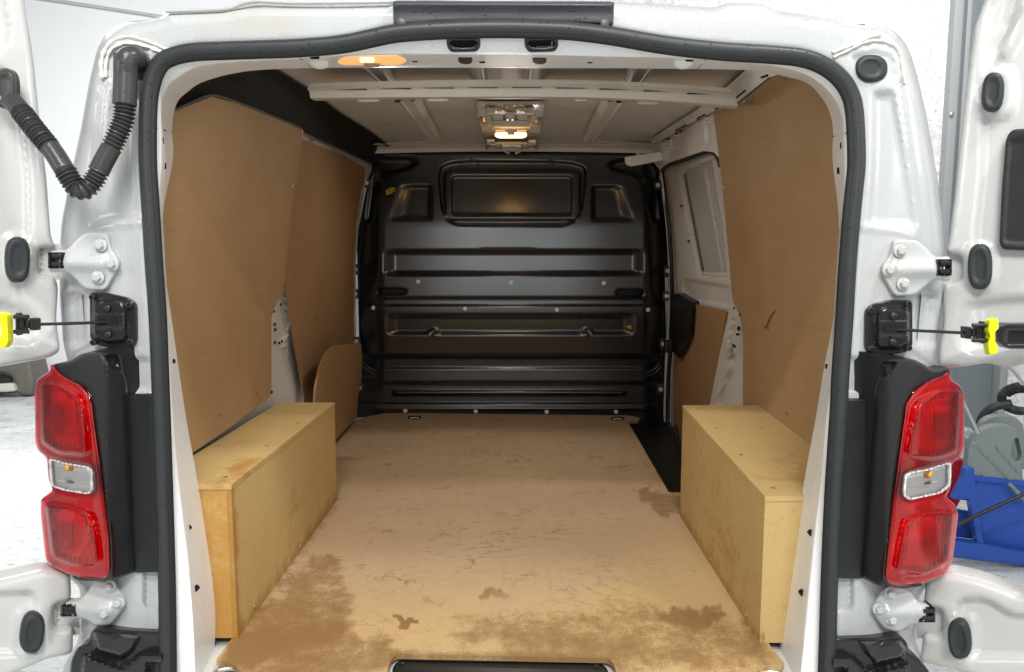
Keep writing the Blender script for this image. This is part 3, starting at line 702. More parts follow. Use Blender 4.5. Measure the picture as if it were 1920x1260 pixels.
# ---- tail lights
def tail(s, lens, clear, housing, trim, inner_top, inner_bot, bulb, gasket, lug):
    def xin(x): return (x - 200) * -1 if s < 0 else (x - 1665)     # px outward from inner edge
    def Ylens(x, y): return -.060 + .00055 * np.clip(xin(x), 0, 200) + .0000022 * np.clip(xin(x), 0, 200) ** 2
    h = patch('tail_light', rpoly(housing, 8), M_Y(lambda x, y: np.where(xin(x) > 0, Ylens(x, y) + .008, -.052 + .050 * np.clip(-xin(x) / 48., 0, 1))), BLACK, van, th=.07, res=6, edge=(8, .012),
              feats=lambda Q: press(sdf(Q, rpoly(lug, 6)), 5, -.012) + press(sdf(Q, rpoly(lens, 7)) + 2, 4, -.07))
    tp = patch('lamp_side_trim', rpoly(trim, 6), M_Y(.006), BLACK, van, th=.03, res=8, edge=(5, .008))
    gl = rpoly(lens, 7); gl = resample(gl, 5); k_ = xin(gl[:, 0]) < 62; i0 = [i for i in range(len(gl)) if k_[i] and not k_[i - 1]]; gl = np.roll(gl, -i0[0], 0); gl = gl[xin(gl[:, 0]) < 62]; tube('lens_gasket', at_y(gl[:, 0], gl[:, 1], Ylens(gl[:, 0], gl[:, 1]) + .014), .0035, BLACKG, h, seg=8)
    lp, cpoly = rpoly(lens, 7), rpoly(clear, 7)
    patch('lens_rim', lp, M_Y(lambda x, y: Ylens(x, y) + .036), REDSOLID, h, th=.012, res=6, edge=(4, .004))
    for I in (inner_top, inner_bot):
        cx, cy = np.mean(I, 0)
        rg = resample(rpoly([tuple(np.array([cx, cy]) + (np.array(p) - [cx, cy]) * 1.02) for p in I], 10), 6); tube('lens_inner_edge', at_y(rg[:, 0], rg[:, 1], Ylens(rg[:, 0], rg[:, 1]) + .020), .0022, REDSOLID, h, closed=True, seg=6)
        for k in range(5):
            xx = cx + s * (4 + k * 6); yy = np.array([cy - 26, cy + 30.]); tube('reflector_fin', at_y(np.array([xx, xx]), yy, Ylens(xx, cy) + .022), .0016, CHROME, h, seg=6)
        patch('reflector', rpoly(I, 10), M_Y(lambda x, y: Ylens(x, y) + .030), REFL, h, th=.004, res=2.2, edge=(10, .003),
              feats=lambda Q: press(sdf(Q, rpoly(I, 10)), 22, -.012) + .006 * np.abs(((Q[:, 0] + .6 * Q[:, 1]) / 17.) % 1 - .5) + .0035 * np.sin(Q[:, 0] * .85) * ss(0, 8, s * (Q[:, 0] - cx)) + press(sdf(Q, oval(cx + s * 12, cy - 28, 20, 26)), 10, -.016))
    def lf(Q):
        o = np.zeros(len(Q))
        for I in (inner_top, inner_bot):
            c_ = np.mean(I, 0); big = rpoly([tuple(c_ + (np.array(p) - c_) * 1.12) for p in I], 14)
            o += press(sdf(Q, big), 7, .012)
        o += press(sdf(Q, cpoly), 5, -.004)
        return o
    patch('red_lens', lp, M_Y(Ylens), REDSH, h, th=.008, res=4, edge=(9, .012), feats=lf, holes=[cpoly], angle=60)
    Yc = lambda x, y: Ylens(x, y) + .002
    patch('clear_lens', cpoly, M_Y(Yc), CLEARSH, h, th=.012, res=4, edge=(7, .007), angle=60)
    cm = np.mean(clear, 0)
    patch('clear_lens_rim', cpoly, M_Y(lambda x, y: Ylens(x, y) + .0015), REFLC0, h, th=.004, res=4, holes=[rpoly([tuple(cm + (np.array(p) - cm) * .90) for p in clear], 6)])
    patch('clear_reflector', cpoly, M_Y(lambda x, y: Ylens(x, y) + .013), REFLC, h, th=.004, res=3, edge=(5, .004), feats=lambda Q: .001 * np.sin(Q[:, 1] * 1.4))
    p = at_y(bulb[0], bulb[1], Ylens(bulb[0], bulb[1]) + .013)
    tube('turn_bulb', np.array([p + [-.010, 0, 0], p + [-.006, 0, 0], p + [.006, 0, 0], p + [.010, 0, 0]]), [.003, .0075, .0075, .003], AMBER, h, seg=12)
    q = [(cm[0] - 26, cm[1] + 6), (cm[0] + 22, cm[1] + (10 if s < 0 else 0))]
    tube('lens_mark', at_y(*np.array(q, float).T, Ylens(cm[0], cm[1]) + .014), .0028, flat('grey_mark_%d' % s, (.25, .24, .24), .4), h, seg=8)
    return h
tail(-1,
     [(94, 681), (120, 705, 20), (158, 722, 20), (173, 747, 20), (190, 870), (207, 1009), (209, 1072), (203, 1086), (151, 1086), (134, 1079), (95, 1062), (85, 1048), (76, 964), (76, 936), (99, 920), (90, 894), (88, 859), (71, 845), (66, 828), (65, 737), (69, 712), (95, 695)],
     [(90, 859), (120, 868), (165, 875), (172, 885), (173, 922), (165, 927), (120, 920), (94, 911)],
     [(97, 683), (130, 678), (150, 664), (168, 660), (220, 661), (229, 668), (232, 695), (241, 722), (238, 760), (254, 1073), (214, 1088), (195, 1084), (170, 900), (150, 760), (120, 710)],
     [(226, 748), (236, 739), (288, 738), (303, 1073), (250, 1074), (238, 900)],
     [(78, 720), (110, 722), (150, 745), (160, 800), (162, 850), (110, 846), (80, 828)],
     [(88, 948), (125, 950), (168, 962), (178, 1000), (184, 1055), (140, 1058), (100, 1044)],
     (133, 876),
     [(93, 677), (125, 682), (165, 705), (182, 740), (198, 870), (214, 1010), (216, 1078), (206, 1090), (190, 1090), (160, 800), (100, 700)],
     [(190, 664), (222, 664), (228, 700), (205, 688)])
tail(1,
     [(1784, 694), (1760, 706, 10), (1740, 712, 20), (1714, 728, 20), (1697, 756), (1688, 821), (1673, 928), (1657, 1081), (1663, 1096), (1691, 1101), (1723, 1097), (1773, 1078), (1786, 1053), (1797, 963), (1791, 946), (1773, 931), (1782, 917), (1784, 871), (1802, 856), (1808, 838), (1808, 742), (1802, 724), (1781, 710)],
     [(1697, 893), (1706, 886), (1740, 880), (1784, 866), (1783, 910), (1765, 925), (1705, 938), (1694, 930)],
     [(1784, 690), (1748, 695), (1735, 684), (1712, 673), (1665, 672), (1652, 680), (1649, 705), (1638, 728), (1640, 765), (1615, 1083), (1650, 1101), (1670, 1090), (1700, 900), (1722, 760), (1760, 715)],
     [(1574, 748), (1640, 746), (1650, 752), (1640, 900), (1618, 1085), (1560, 1085)],
     [(1798, 735), (1760, 735), (1722, 755), (1710, 800), (1702, 852), (1750, 858), (1792, 846)],
     [(1786, 965), (1745, 962), (1700, 975), (1690, 1020), (1682, 1068), (1730, 1075), (1776, 1055)],
     (1737, 889),
     [(1786, 689), (1750, 695), (1712, 715), (1690, 750), (1680, 821), (1665, 928), (1650, 1083), (1656, 1102), (1675, 1102), (1700, 800), (1770, 705)],
     [(1684, 676), (1655, 676), (1650, 712), (1672, 700)])
for (x, y) in ((208, 679), (1669, 687)):
    disc_stack('lamp_screw', at_y(x, y, -.012), (0, -1, 0), [(.008, 0), (.008, .003), (.0035, .004)], BLACKG, van, 14)

# ---- bumper step corners
def step(poly, lines, mpY):
    return patch('bumper_corner', rpoly(poly, 8), M_Y(mpY), BLACKG, van, th=.06, res=5, edge=(6, .01), feats=lines, angle=50)
def fl(Q):
    o = press(sdf(Q, rpoly([(172, 1182), (268, 1190), (250, 1220), (228, 1235), (180, 1222)], 6)), 7, .03)
    o += press(sdf(Q, rpoly([(155, 1225), (230, 1250), (262, 1222), (310, 1222), (310, 1330), (140, 1330)], 6)), 7, .02)
    o += press(sdf(Q, rpoly([(275, 1240), (310, 1240), (310, 1330), (255, 1330)], 6)), 6, -.03)
    return o
step([(172, 1180), (200, 1178), (310, 1184), (315, 1340), (125, 1340), (132, 1240), (146, 1212), (165, 1206)], fl, .0)
def fr(Q):
    o = press(sdf(Q, rpoly([(1608, 1202), (1690, 1198), (1700, 1215), (1695, 1235), (1640, 1248)], 6)), 7, .03)
    o += press(sdf(Q, rpoly([(1556, 1228), (1600, 1228), (1632, 1262), (1705, 1240), (1710, 1330), (1556, 1330)], 6)), 7, .02)
    o += press(sdf(Q, rpoly([(1556, 1250), (1590, 1250), (1600, 1330), (1556, 1330)], 6)), 6, -.03)
    return o
step([(1562, 1196), (1690, 1192), (1702, 1206), (1704, 1225), (1722, 1232), (1745, 1262), (1750, 1340), (1552, 1340)], fr, .0)

# ---- rear doors (open), lamp cut-out in their edge
def door(s, poly, feats, mats=DOORW):
    return patch('rear_door', rpoly(poly, 12), M_DOOR(s), mats, van, th=.045, res=9, edge=(14, .018), feats=feats, angle=55)
def dfl(Q):
    o = press(sdf(Q, rpoly([(-30, -40), (10, -30), (22, 40), (18, 90), (5, 100), (-30, 80)], 10)), 10, -.02)
    o += press(sdf(Q, rpoly([(-400, 115), (10, 120), (45, 200), (60, 330), (62, 430), (40, 560), (80, 600), (90, 640), (-400, 640)], 20)), 14, -.014)
    o += press(sdf(Q, oval(32, 487, 36, 55)), 10, .008)
    o += press(sdf(Q, rpoly([(-400, 560), (20, 560), (60, 590), (75, 650), (-400, 665)], 20)), 16, -.02)
    o += ridge(Q, [(-40, 650), (20, 640), (95, 620)], 6, .006)
    o += press(sdf(Q, rpoly([(-400, 1115), (70, 1105), (75, 1160), (95, 1230), (-400, 1250)], 16)), 12, -.014)
    o += press(sdf(Q, oval(60, 1185, 36, 50)), 8, .008)
    return o
dL = door(-1, [(-700, -200), (30, -120), (52, 20), (66, 110), (78, 230), (90, 330), (98, 440), (104, 458), (104, 466), (72, 466), (72, 514), (106, 517), (112, 540), (108, 600), (116, 660), (98, 672), (20, 686), (-60, 700), (-110, 760), (-130, 900), (-110, 1070), (-40, 1100), (40, 1082), (88, 1070), (135, 1075), (137, 1130), (102, 1136), (102, 1182), (140, 1175), (140, 1230), (90, 1240), (20, 1270), (-80, 1330), (-700, 1400)], dfl)
grommet(32, 487, 24, 43, M_DOOR(-1, .008), dL, h=.014)
grommet(60, 1185, 23, 38, M_DOOR(-1, .008), dL, h=.014, rot=8)
def dfr(Q):
    o = ridge(Q, [(1925, 10), (1905, 55), (1882, 98)], 11, .016) + ridge(Q, [(1905, -20), (1885, 45), (1866, 95)], 9, -.012)
    o += press(sdf(Q, rpoly([(1845, 20), (1880, -40), (2300, -40), (2300, 640), (1830, 640), (1820, 560), (1822, 430), (1834, 330), (1836, 240), (1838, 130)], 20)), 14, -.012)
    o += press(sdf(Q, oval(1872, 172, 36, 55)), 12, .014) + press(sdf(Q, oval(1838, 500, 34, 52)), 10, .006)
    o += press(sdf(Q, rpoly([(1800, 560), (2300, 520), (2300, 672), (1810, 668), (1790, 640)], 20)), 20, -.02)
    o += press(sdf(Q, rpoly([(1790, 1120), (1850, 1118), (1900, 1150), (2300, 1160), (2300, 1240), (1800, 1240), (1785, 1180)], 20)), 14, -.02)
    o += press(sdf(Q, oval(1801, 1197, 34, 50)), 8, .010)
    return o
for q in ([(66, 456), (116, 458), (118, 524), (66, 524)], [(98, 1128), (148, 1124), (150, 1190), (98, 1192)]): patch('hinge_pocket', rpoly(q, 3), M_DOOR(-1, -.024), DOORW, dL, th=.006, res=6, feats=lambda Q, q=q: ridge(Q, [(q[0][0] + 12, q[0][1] + 8), (q[3][0] + 12, q[3][1] - 8)], 2, -.006))
dR = door(1, [(2600, -200), (1880, -120), (1850, -20), (1824, 50), (1810, 150), (1796, 270), (1786, 370), (1776, 450), (1770, 476), (1803, 480), (1803, 526), (1768, 530), (1764, 560), (1766, 610), (1756, 660), (1756, 694), (1800, 690), (1850, 682), (1890, 694), (1925, 735), (1960, 800), (1965, 950), (1940, 1100), (1912, 1120), (1890, 1110), (1830, 1088), (1780, 1076), (1735, 1076), (1728, 1140), (1765, 1146), (1765, 1192), (1728, 1190), (1722, 1245), (1800, 1262), (1900, 1300), (2600, 1400)], dfr)
grommet(1863, 173, 20, 37, M_DOOR(1, .016), dR, h=.014, rot=5)
grommet(1838, 500, 23, 43, M_DOOR(1, .008), dR, h=.014)
grommet(1800, 1197, 22, 37, M_DOOR(1, .010), dR, h=.014, rot=-6)
for q in ([(1760, 470), (1808, 472), (1808, 534), (1760, 534)], [(1718, 1134), (1770, 1140), (1770, 1200), (1718, 1196)]): patch('hinge_pocket', rpoly(q, 3), M_DOOR(1, -.024), DOORW, dR, th=.006, res=6)
patch('pull_recess_cover', rpoly([(1886, 258), (1898, 242), (1950, 240), (1960, 300), (1958, 460), (1945, 470), (1880, 468), (1873, 455), (1878, 350)], 12), M_DOOR(1, .004), BLACK, dR, th=.01, res=6, edge=(5, .008), feats=lambda Q: press(sdf(Q, rpoly([(1892, 262), (1950, 256), (1950, 460), (1880, 456)], 8)), 4, -.003) + .006)

# ---- inner white walls (metal) and rails
def wl_feats(Q):
    o = press(sdf(Q, rpoly([(520, 560), (533, 530), (545, 600), (538, 640), (530, 655), (515, 640)], 6)), 6, -.015)
    o += press(sdf(Q, rpoly([(545, 600), (570, 690), (574, 760), (555, 760), (540, 700), (530, 660)], 6)), 8, -.02)
    o += press(sdf(Q, rpoly([(531, 625), (537, 640), (541, 665), (533, 668), (528, 650)], 4)), 4, .015)
    o += press(sdf(Q, rpoly([(578, 252), (588, 256), (590, 264), (578, 266)], 3)), 3, -.015) + ridge(Q, [(578, 252), (640, 275), (700, 300)], 4, -.01)
    return o
wl = patch('inner_side_left', [(240, 930), (240, 250), (330, 200), (400, 176), (568, 236), (640, 262), (700, 292), (696, 322), (683, 350), (672, 430), (667, 500), (667, 800), (560, 860)], M_WL(-.034), WHITE_IN, van, th=.003, res=7, feats=wl_feats)
for (x, y) in ((527, 571), (514, 584), (516, 608), (517, 618), (516, 642), (524, 643), (529, 640), (510, 735)):
    patch('rivet_hole', oval(x, y, 1.8, 2.8, 2, 8), M_WL(-.030), HOLE, wl, th=.001, res=3)
def wr_feats(Q):
    o = press(sdf(Q, rpoly([(1375, 590), (1388, 600), (1390, 660), (1378, 690), (1368, 680), (1366, 630)], 6)), 6, -.015)
    o += press(sdf(Q, rpoly([(1365, 690), (1380, 700), (1356, 765), (1336, 765)], 6)), 8, -.02)
    o += press(sdf(Q, rpoly([(1362, 640), (1366, 640), (1372, 672), (1366, 676), (1361, 660)], 3)), 4, .015)
    return o
wr = patch('inner_side_right', [(1640, 930), (1640, 200), (1500, 120), (1440, 148), (1376, 196), (1345, 210), (1346, 280), (1360, 400), (1368, 520), (1372, 560), (1350, 660), (1331, 757), (1331, 830), (1400, 900)], M_WR(-.014), WHITE_IN, van, th=.003, res=7, feats=wr_feats)
for (x, y, a, b_) in ((1376, 578, 1.5, 3), (1387, 590, 1.5, 3), (1385, 616, 3, 5), (1383, 627, 4, 2.5), (1378, 650, 1.5, 3), (1375, 648, 2.2, 3.5)):
    patch('rivet_hole', oval(x, y, a, b_, 2, 8), M_WR(.002), HOLE, wr, th=.001, res=3)

# ---- lining panels with screws
def screws(o, pts, mp, nrm, r=.0055):
    first = None
    for x, y in pts:
        p = mp(np.array([x]), np.array([y]), np.array([.0045]))[0]
        if first is None:
            first = disc_stack('screw', (0, 0, 0), nrm, [(r, 0), (r, .0012), (r * .5, .002)], STEEL, None, 10)
            first.parent = o; first.location = Vector(p) - wloc(o)
        else: twin(first, p, o)
pl1 = patch('lining_panel', rpoly([(275, 245), (330, 208), (397, 181), (440, 192), (520, 223), (568, 243), (562, 300), (549, 380), (537, 480), (532, 545), (516, 574), (509, 594), (509, 730), (504, 746), (440, 795), (360, 850), (262, 912), (262, 500)], 3), M_WL(.0), PANEL, van, th=.005, res=9)
setp(pl1, 'nearer left lining panel of plain brown hardboard')
tube('panel_edge_trim', np.array([at_wall(x, y, -1, .003) for x, y in crv([(325, 208), (360, 192), (397, 179), (440, 190), (520, 221), (566, 241)], 8)]), .0028, flat('grey_edge', (.13, .13, .13), .5), pl1, seg=6)
screws(pl1, [(548, 349), (413, 779), (483, 738), (348, 822), (530, 534), (567, 247), (404, 848)], M_WL(), (1, 0, 0))
pl2 = patch('lining_panel', rpoly([(545, 254), (570, 262), (640, 290), (684, 314), (684, 338), (676, 362), (668, 420), (664, 500), (663, 800), (572, 830), (570, 745), (548, 620), (533, 520), (520, 400)], 2), M_WL(-.026), PANEL2, van, th=.005, res=9)
setp(pl2, 'farther left lining panel of brown hardboard, next to the bulkhead')
screws(pl2, [(593, 279), (645, 299), (681, 319), (595, 595), (632, 581), (555, 520), (556, 676), (650, 360)], M_WL(-.026), (1, 0, 0))
pr1 = patch('lining_panel', rpoly([(1336, 206), (1376, 200), (1440, 150), (1480, 128), (1620, 190), (1620, 915), (1515, 850), (1393, 762), (1393, 630), (1388, 595), (1373, 562), (1366, 480), (1359, 400), (1352, 330), (1345, 270)], 3), M_WR(.0), PANELR, van, th=.005, res=9)
setp(pr1, 'right lining panel of brown hardboard with a dark scrape mark')
screws(pr1, [(1396, 190), (1340, 275), (1357, 352), (1374, 545), (1404, 757), (1474, 775), (1475, 825), (1470, 150)], M_WR(), (-1, 0, 0))
for k in range(12):      # the scratched scrape on the right panel
    a = np.array([1432, 622.]) + np.array([k * 1.5, -k * 2.9]); j = rng.randn(2) * 2.5
    c = np.stack([a + j, a + j + rng.randn(2) * 3 + [3, -4], a + j + rng.randn(2) * 3 + [5, -8]])
    tube('scratch', np.array([at_wall(x, y, 1, .0005) for x, y in c]), .0009, flat('scratch_brown_%d' % k, (.10, .045, .02), .8), pr1, seg=5)
for L in ([(1430, 501), (1458, 503), (1480, 503)], [(1500, 500), (1512, 499)], [(1557, 565), (1560, 578)]):
    tube('scuff', np.array([at_wall(x, y, 1, .0003) for x, y in L]), .0007, flat('scuff_%d' % L[0][0], (.50, .36, .22), .8), pr1, seg=5)

# ---- dark side trough under the roof, left
rows = []
for (a, b, c_) in (((300, 245), (300, 140), (470, 100)), ((397, 184), (425, 130), (512, 128)), ((480, 212), (520, 170), (585, 172)), ((568, 247), (600, 215), (640, 215)), ((640, 280), (660, 250), (690, 245)), ((708, 312), (712, 290), (735, 278))):
    P0 = at_wall(np.array([a[0]]), np.array([a[1]]), -1, -.01)[0]; P2 = at_z(c_[0], c_[1], F + 1.43)
    Pm = (P0 + P2) / 2 + np.array([-.03, 0, .035]); rows.append([P0 + (P2 - P0) * 0, P0 * .6 + Pm * .4 + [-.012, 0, .006], Pm, Pm * .5 + P2 * .5 + [-.006, 0, .01], P2 + [0, 0, 0]])
rows = [np.array(crv(np.array(r), .02))[:: 1] for r in rows]; mlen = 14
rows = [np.stack([np.interp(np.linspace(0, 1, mlen), np.linspace(0, 1, len(r)), r[:, k]) for k in range(3)], -1) for r in rows]
loft('roof_side_trough', rows, DARKCLOTH, van, angle=70)
rows = []
for a, c_ in (((1560, 175), (1450, 92)), ((1490, 132), (1428, 110)), ((1440, 146), (1398, 130)), ((1376, 197), (1350, 172)), ((1340, 208), (1308, 203)), ((1290, 234), (1266, 230)), ((1226, 272), (1218, 262))):
    P0 = at_wall(np.array([a[0]]), np.array([a[1]]), 1, .006)[0]; P2 = at_z(c_[0], c_[1], F + 1.428)
    rows.append([P0 + (P2 - P0) * t + np.array([0, 0, dz]) for t, dz in ((0, 0), (.10, .004), (.14, -.004), (.42, -.004), (.46, .006), (.80, .006), (.84, -.003), (1, -.003))])
rows = np.array(rows); rows = np.stack([np.stack([np.interp(np.linspace(0, 1, 40), np.linspace(0, 1, len(rows)), rows[:, j, k]) for k in range(3)], -1) for j in range(rows.shape[1])], 1)
rsr = loft('roof_side_rail', rows, ROOFW, van, angle=25, face_cam=True)
for t in (6, 11, 16, 22, 27, 32):
    tube('rail_slot', np.stack([rows[t, 2] * .5 + rows[t, 3] * .5, rows[t + 2, 2] * .5 + rows[t + 2, 3] * .5]) - [0, 0, .002], .003, HOLE, rsr, seg=6)
# ---- roof inner skin and ribs
RZ = F + 1.44
roofin = loft('roof_lining', [[(x, y, min(RZ, F + .882 + .296 * (y + 1.45)) + .006 * (1 - (x / .8) ** 2) * min(1, y)) for x in np.linspace(-.80, .86, 18)] for y in np.linspace(.215, 2.62, 12)], ROOFW, van)
def rib(q, z0=RZ - .004, th=.018, nm='roof_rib'):
    P = [at_z(x, y, z0 - th) for x, y in q]
    c = np.mean(P, 0); rows = []
    a, b, c2, d = P
    for t in np.linspace(0, 1, 8):
        l, r = a + (d - a) * t, b + (c2 - b) * t; w_ = r - l
        rows.append([l - w_ * .45 + [0, 0, th], l - w_ * .35 + [0, 0, th * .9], l - w_ * .05 + [0, 0, .001], l + w_ * .02, l + w_ * .12, l + w_ * .2 + [0, 0, .004], l + w_ * .8 + [0, 0, .004], l + w_ * .88, r - w_ * .02, r + w_ * .05 + [0, 0, .001], r + w_ * .35 + [0, 0, th * .9], r + w_ * .45 + [0, 0, th]])
    return loft(nm, rows, ROOFW, van, angle=30)
for q in ([(668, 118), (705, 118), (735, 162), (718, 162)], [(882, 118), (903, 118), (910, 162), (893, 162)], [(997, 118), (1017, 118), (1012, 162), (992, 162)], [(1196, 118), (1232, 118), (1198, 164), (1180, 164)],
          [(748, 190), (775, 190), (822, 266), (808, 266)], [(1142, 192), (1170, 192), (1112, 268), (1098, 268)]):
    rib(q)
# crossbeam
xs = np.linspace(566, 1385, 60)
def brow(y0, ym, y1, Y, xa=566, xb=1385):
    t = np.linspace(-1, 1, 60); y = np.where(t < 0, y0 * t ** 2 + ym * (1 - t ** 2), y1 * t ** 2 + ym * (1 - t ** 2)); x = np.linspace(xa, xb, 60)
    return at_y(x, y, Y)
cb = loft('roof_crossbeam', [brow(156, 149, 165, .74, 588, 1366), brow(158, 151, 167, .75, 580, 1368), brow(163, 156, 173, .765, 578, 1370), brow(167, 161, 177.5, .76, 576, 1373), brow(169, 163, 179.5, .775, 576, 1374), brow(171, 165.5, 182, .80, 580, 1380), brow(174, 168, 186, .80, 580, 1380), brow(184, 181, 199, .81, 582, 1384), brow(189, 186, 205, .84, 590, 1378), brow(189, 185, 204, .90, 600, 1376), brow(186, 182, 200, .98, 610, 1370)], paint('crossbeam_white', (.66, .65, .61), .35, .2, .3), van, angle=28, face_cam=True)
for k in range(9):
    x = 660 + k * 82; t = (x - 975) / 410; y = (170 if t < 0 else 181) * t * t + 164 * (1 - t * t)
    patch('beam_slot', rpoly([(x - 28, y - 1.3), (x + 28, y - 1.1), (x + 28, y + 1.1), (x - 28, y + .9)], 1), M_Y(.782), HOLE, cb, th=.001, res=6)
for x, y in ((745, 190), (1160, 191)): patch('beam_hole', oval(x, y, 5.5, 2), M_Y(.832), HOLE, cb, th=.001, res=3)
for x, y, w_ in ((690, 188, 20), (820, 187, 20), (1090, 187, 12), (1216, 193, 20)): patch('beam_emboss', oval(x, y, w_, 3), M_Y(.843), cb.data.materials[0], cb, th=.004, res=4, edge=(2, .003))
# front edge of the roof over the bulkhead
xsb = np.linspace(700, 1240, 30)
fb = loft('roof_front_rail', [at_y(xsb, 262 + 0 * xsb + 6 * ((xsb - 960) / 260) ** 2, 2.40), at_y(xsb, 266 + 6 * ((xsb - 960) / 260) ** 2, 2.42), at_y(xsb, 267 + 6 * ((xsb - 960) / 260) ** 2, 2.50), at_y(xsb, 272 + 5 * ((xsb - 960) / 260) ** 2, 2.52), at_y(xsb, 276 + 4 * ((xsb - 960) / 260) ** 2, 2.56), at_y(xsb, 284 + 4 * ((xsb - 960) / 260) ** 2, 2.58)], ROOFW, van, angle=30, face_cam=True)
# ---- lamp module on the roof
LM = paint('lamp_module_plastic', (.60, .58, .53), .45, .1, .1)
mod = empty('interior_lamp_module', at_z(958, 240, RZ), van)
patch('module_base', rpoly([(893, 190), (1021, 190), (1006, 280), (912, 280)], 3), M_Z(RZ - .012), LM, mod, th=-.012, res=4,
      feats=lambda Q: -.010 * (press(box_sdf(Q, 918, 196, 938, 208, 2), 2, 1) + press(box_sdf(Q, 978, 196, 998, 208, 2), 2, 1) + press(box_sdf(Q, 946, 194, 968, 214, 2), 2, 1.2) + press(box_sdf(Q, 926, 226, 990, 234, 3), 2, 1.5) + press(box_sdf(Q, 903, 218, 918, 228, 2), 2, 1) + press(box_sdf(Q, 998, 218, 1012, 228, 2), 2, 1)))
def mb(x0, y0, x1, y1, Z, th=.012, nm='module_rib', m=None):
    patch(nm, rpoly([(x0, y0), (x1, y0), (x1, y1), (x0, y1)], 1.5), M_Z(Z), m or LM, mod, th=-th, res=5, edge=(1.2, .002))
for (x0, y0, x1, y1) in ((895, 207, 912, 212), (1001, 206, 1018, 212), (911, 202, 928, 206), (983, 202, 1000, 206), (947, 212, 966, 218), (924, 214, 944, 219), (970, 214, 990, 219), (904, 237, 922, 242), (993, 237, 1011, 242), (912, 261, 928, 266), (990, 262, 1006, 266), (925, 266, 990, 271), (922, 226, 992, 232), (908, 217, 922, 221), (994, 217, 1008, 221), (932, 193, 942, 202), (972, 193, 982, 202), (918, 268, 928, 275), (990, 268, 1000, 275), (940, 271, 978, 277)):
    mb(x0, y0, x1, y1, RZ - .028 - .006 * ((x0 * 7 + y0) % 3))
lens = patch('lamp_lens', rpoly([(929, 249), (987, 249), (988, 254), (982, 258), (934, 258), (928, 254)], 4), M_Y(at_z(958, 253, RZ - .05)[1]), WARMHOT, mod, th=.01, res=3, edge=(2, .003))
for x in (938, 978): patch('lamp_lens_upper', rpoly([(x - 9, 243.5), (x + 9, 243.5), (x + 9, 246.5), (x - 9, 246.5)], 1), M_Y(at_z(958, 245, RZ - .045)[1]), WARM, mod, th=.004, res=4)
patch('lamp_clip', rpoly([(951, 242), (965, 242), (965, 253), (951, 253)], 1), M_Y(at_z(958, 250, RZ - .055)[1]), LM, mod, th=.006, res=3)
for (x, y) in ((908, 224), (1006, 224), (952, 223), (961, 223)): patch('glow_window', oval(x, y, 1.3, 4, 3, 10, -12 if x < 940 else 8), M_Z(RZ - .030), WARM, mod, th=-.002, res=3)
for L in ([(932, 236), (940, 236)], [(975, 236), (983, 236)], [(938, 239), (978, 239)]):
    tube('glow_edge', at_z(*np.array(L, float).T, RZ - .045), .0018, WARM, mod, seg=6)
def glow(loc, aim, e, sz):
    l = bpy.data.lights.new('courtesy_light', 'AREA'); l.shape = 'DISK'; l.size = sz; l.energy = e; l.color = (1, .89, .78); l.spread = math.radians(178)
    o = bpy.data.objects.new('courtesy_light', l); COL.objects.link(o); o.location = loc; o.rotation_euler = (Vector(aim) - Vector(loc)).to_track_quat('-Z', 'Y').to_euler()
glow(Vector(at_y(958, 262, at_z(958, 253, RZ - .05)[1] - .03)) - Vector((0, 0, .02)), (0, 1.3, F), 3.4, .24)
glow(Vector(at_y(693, 132, .17)), (0, .9, F), 2.0, .08)

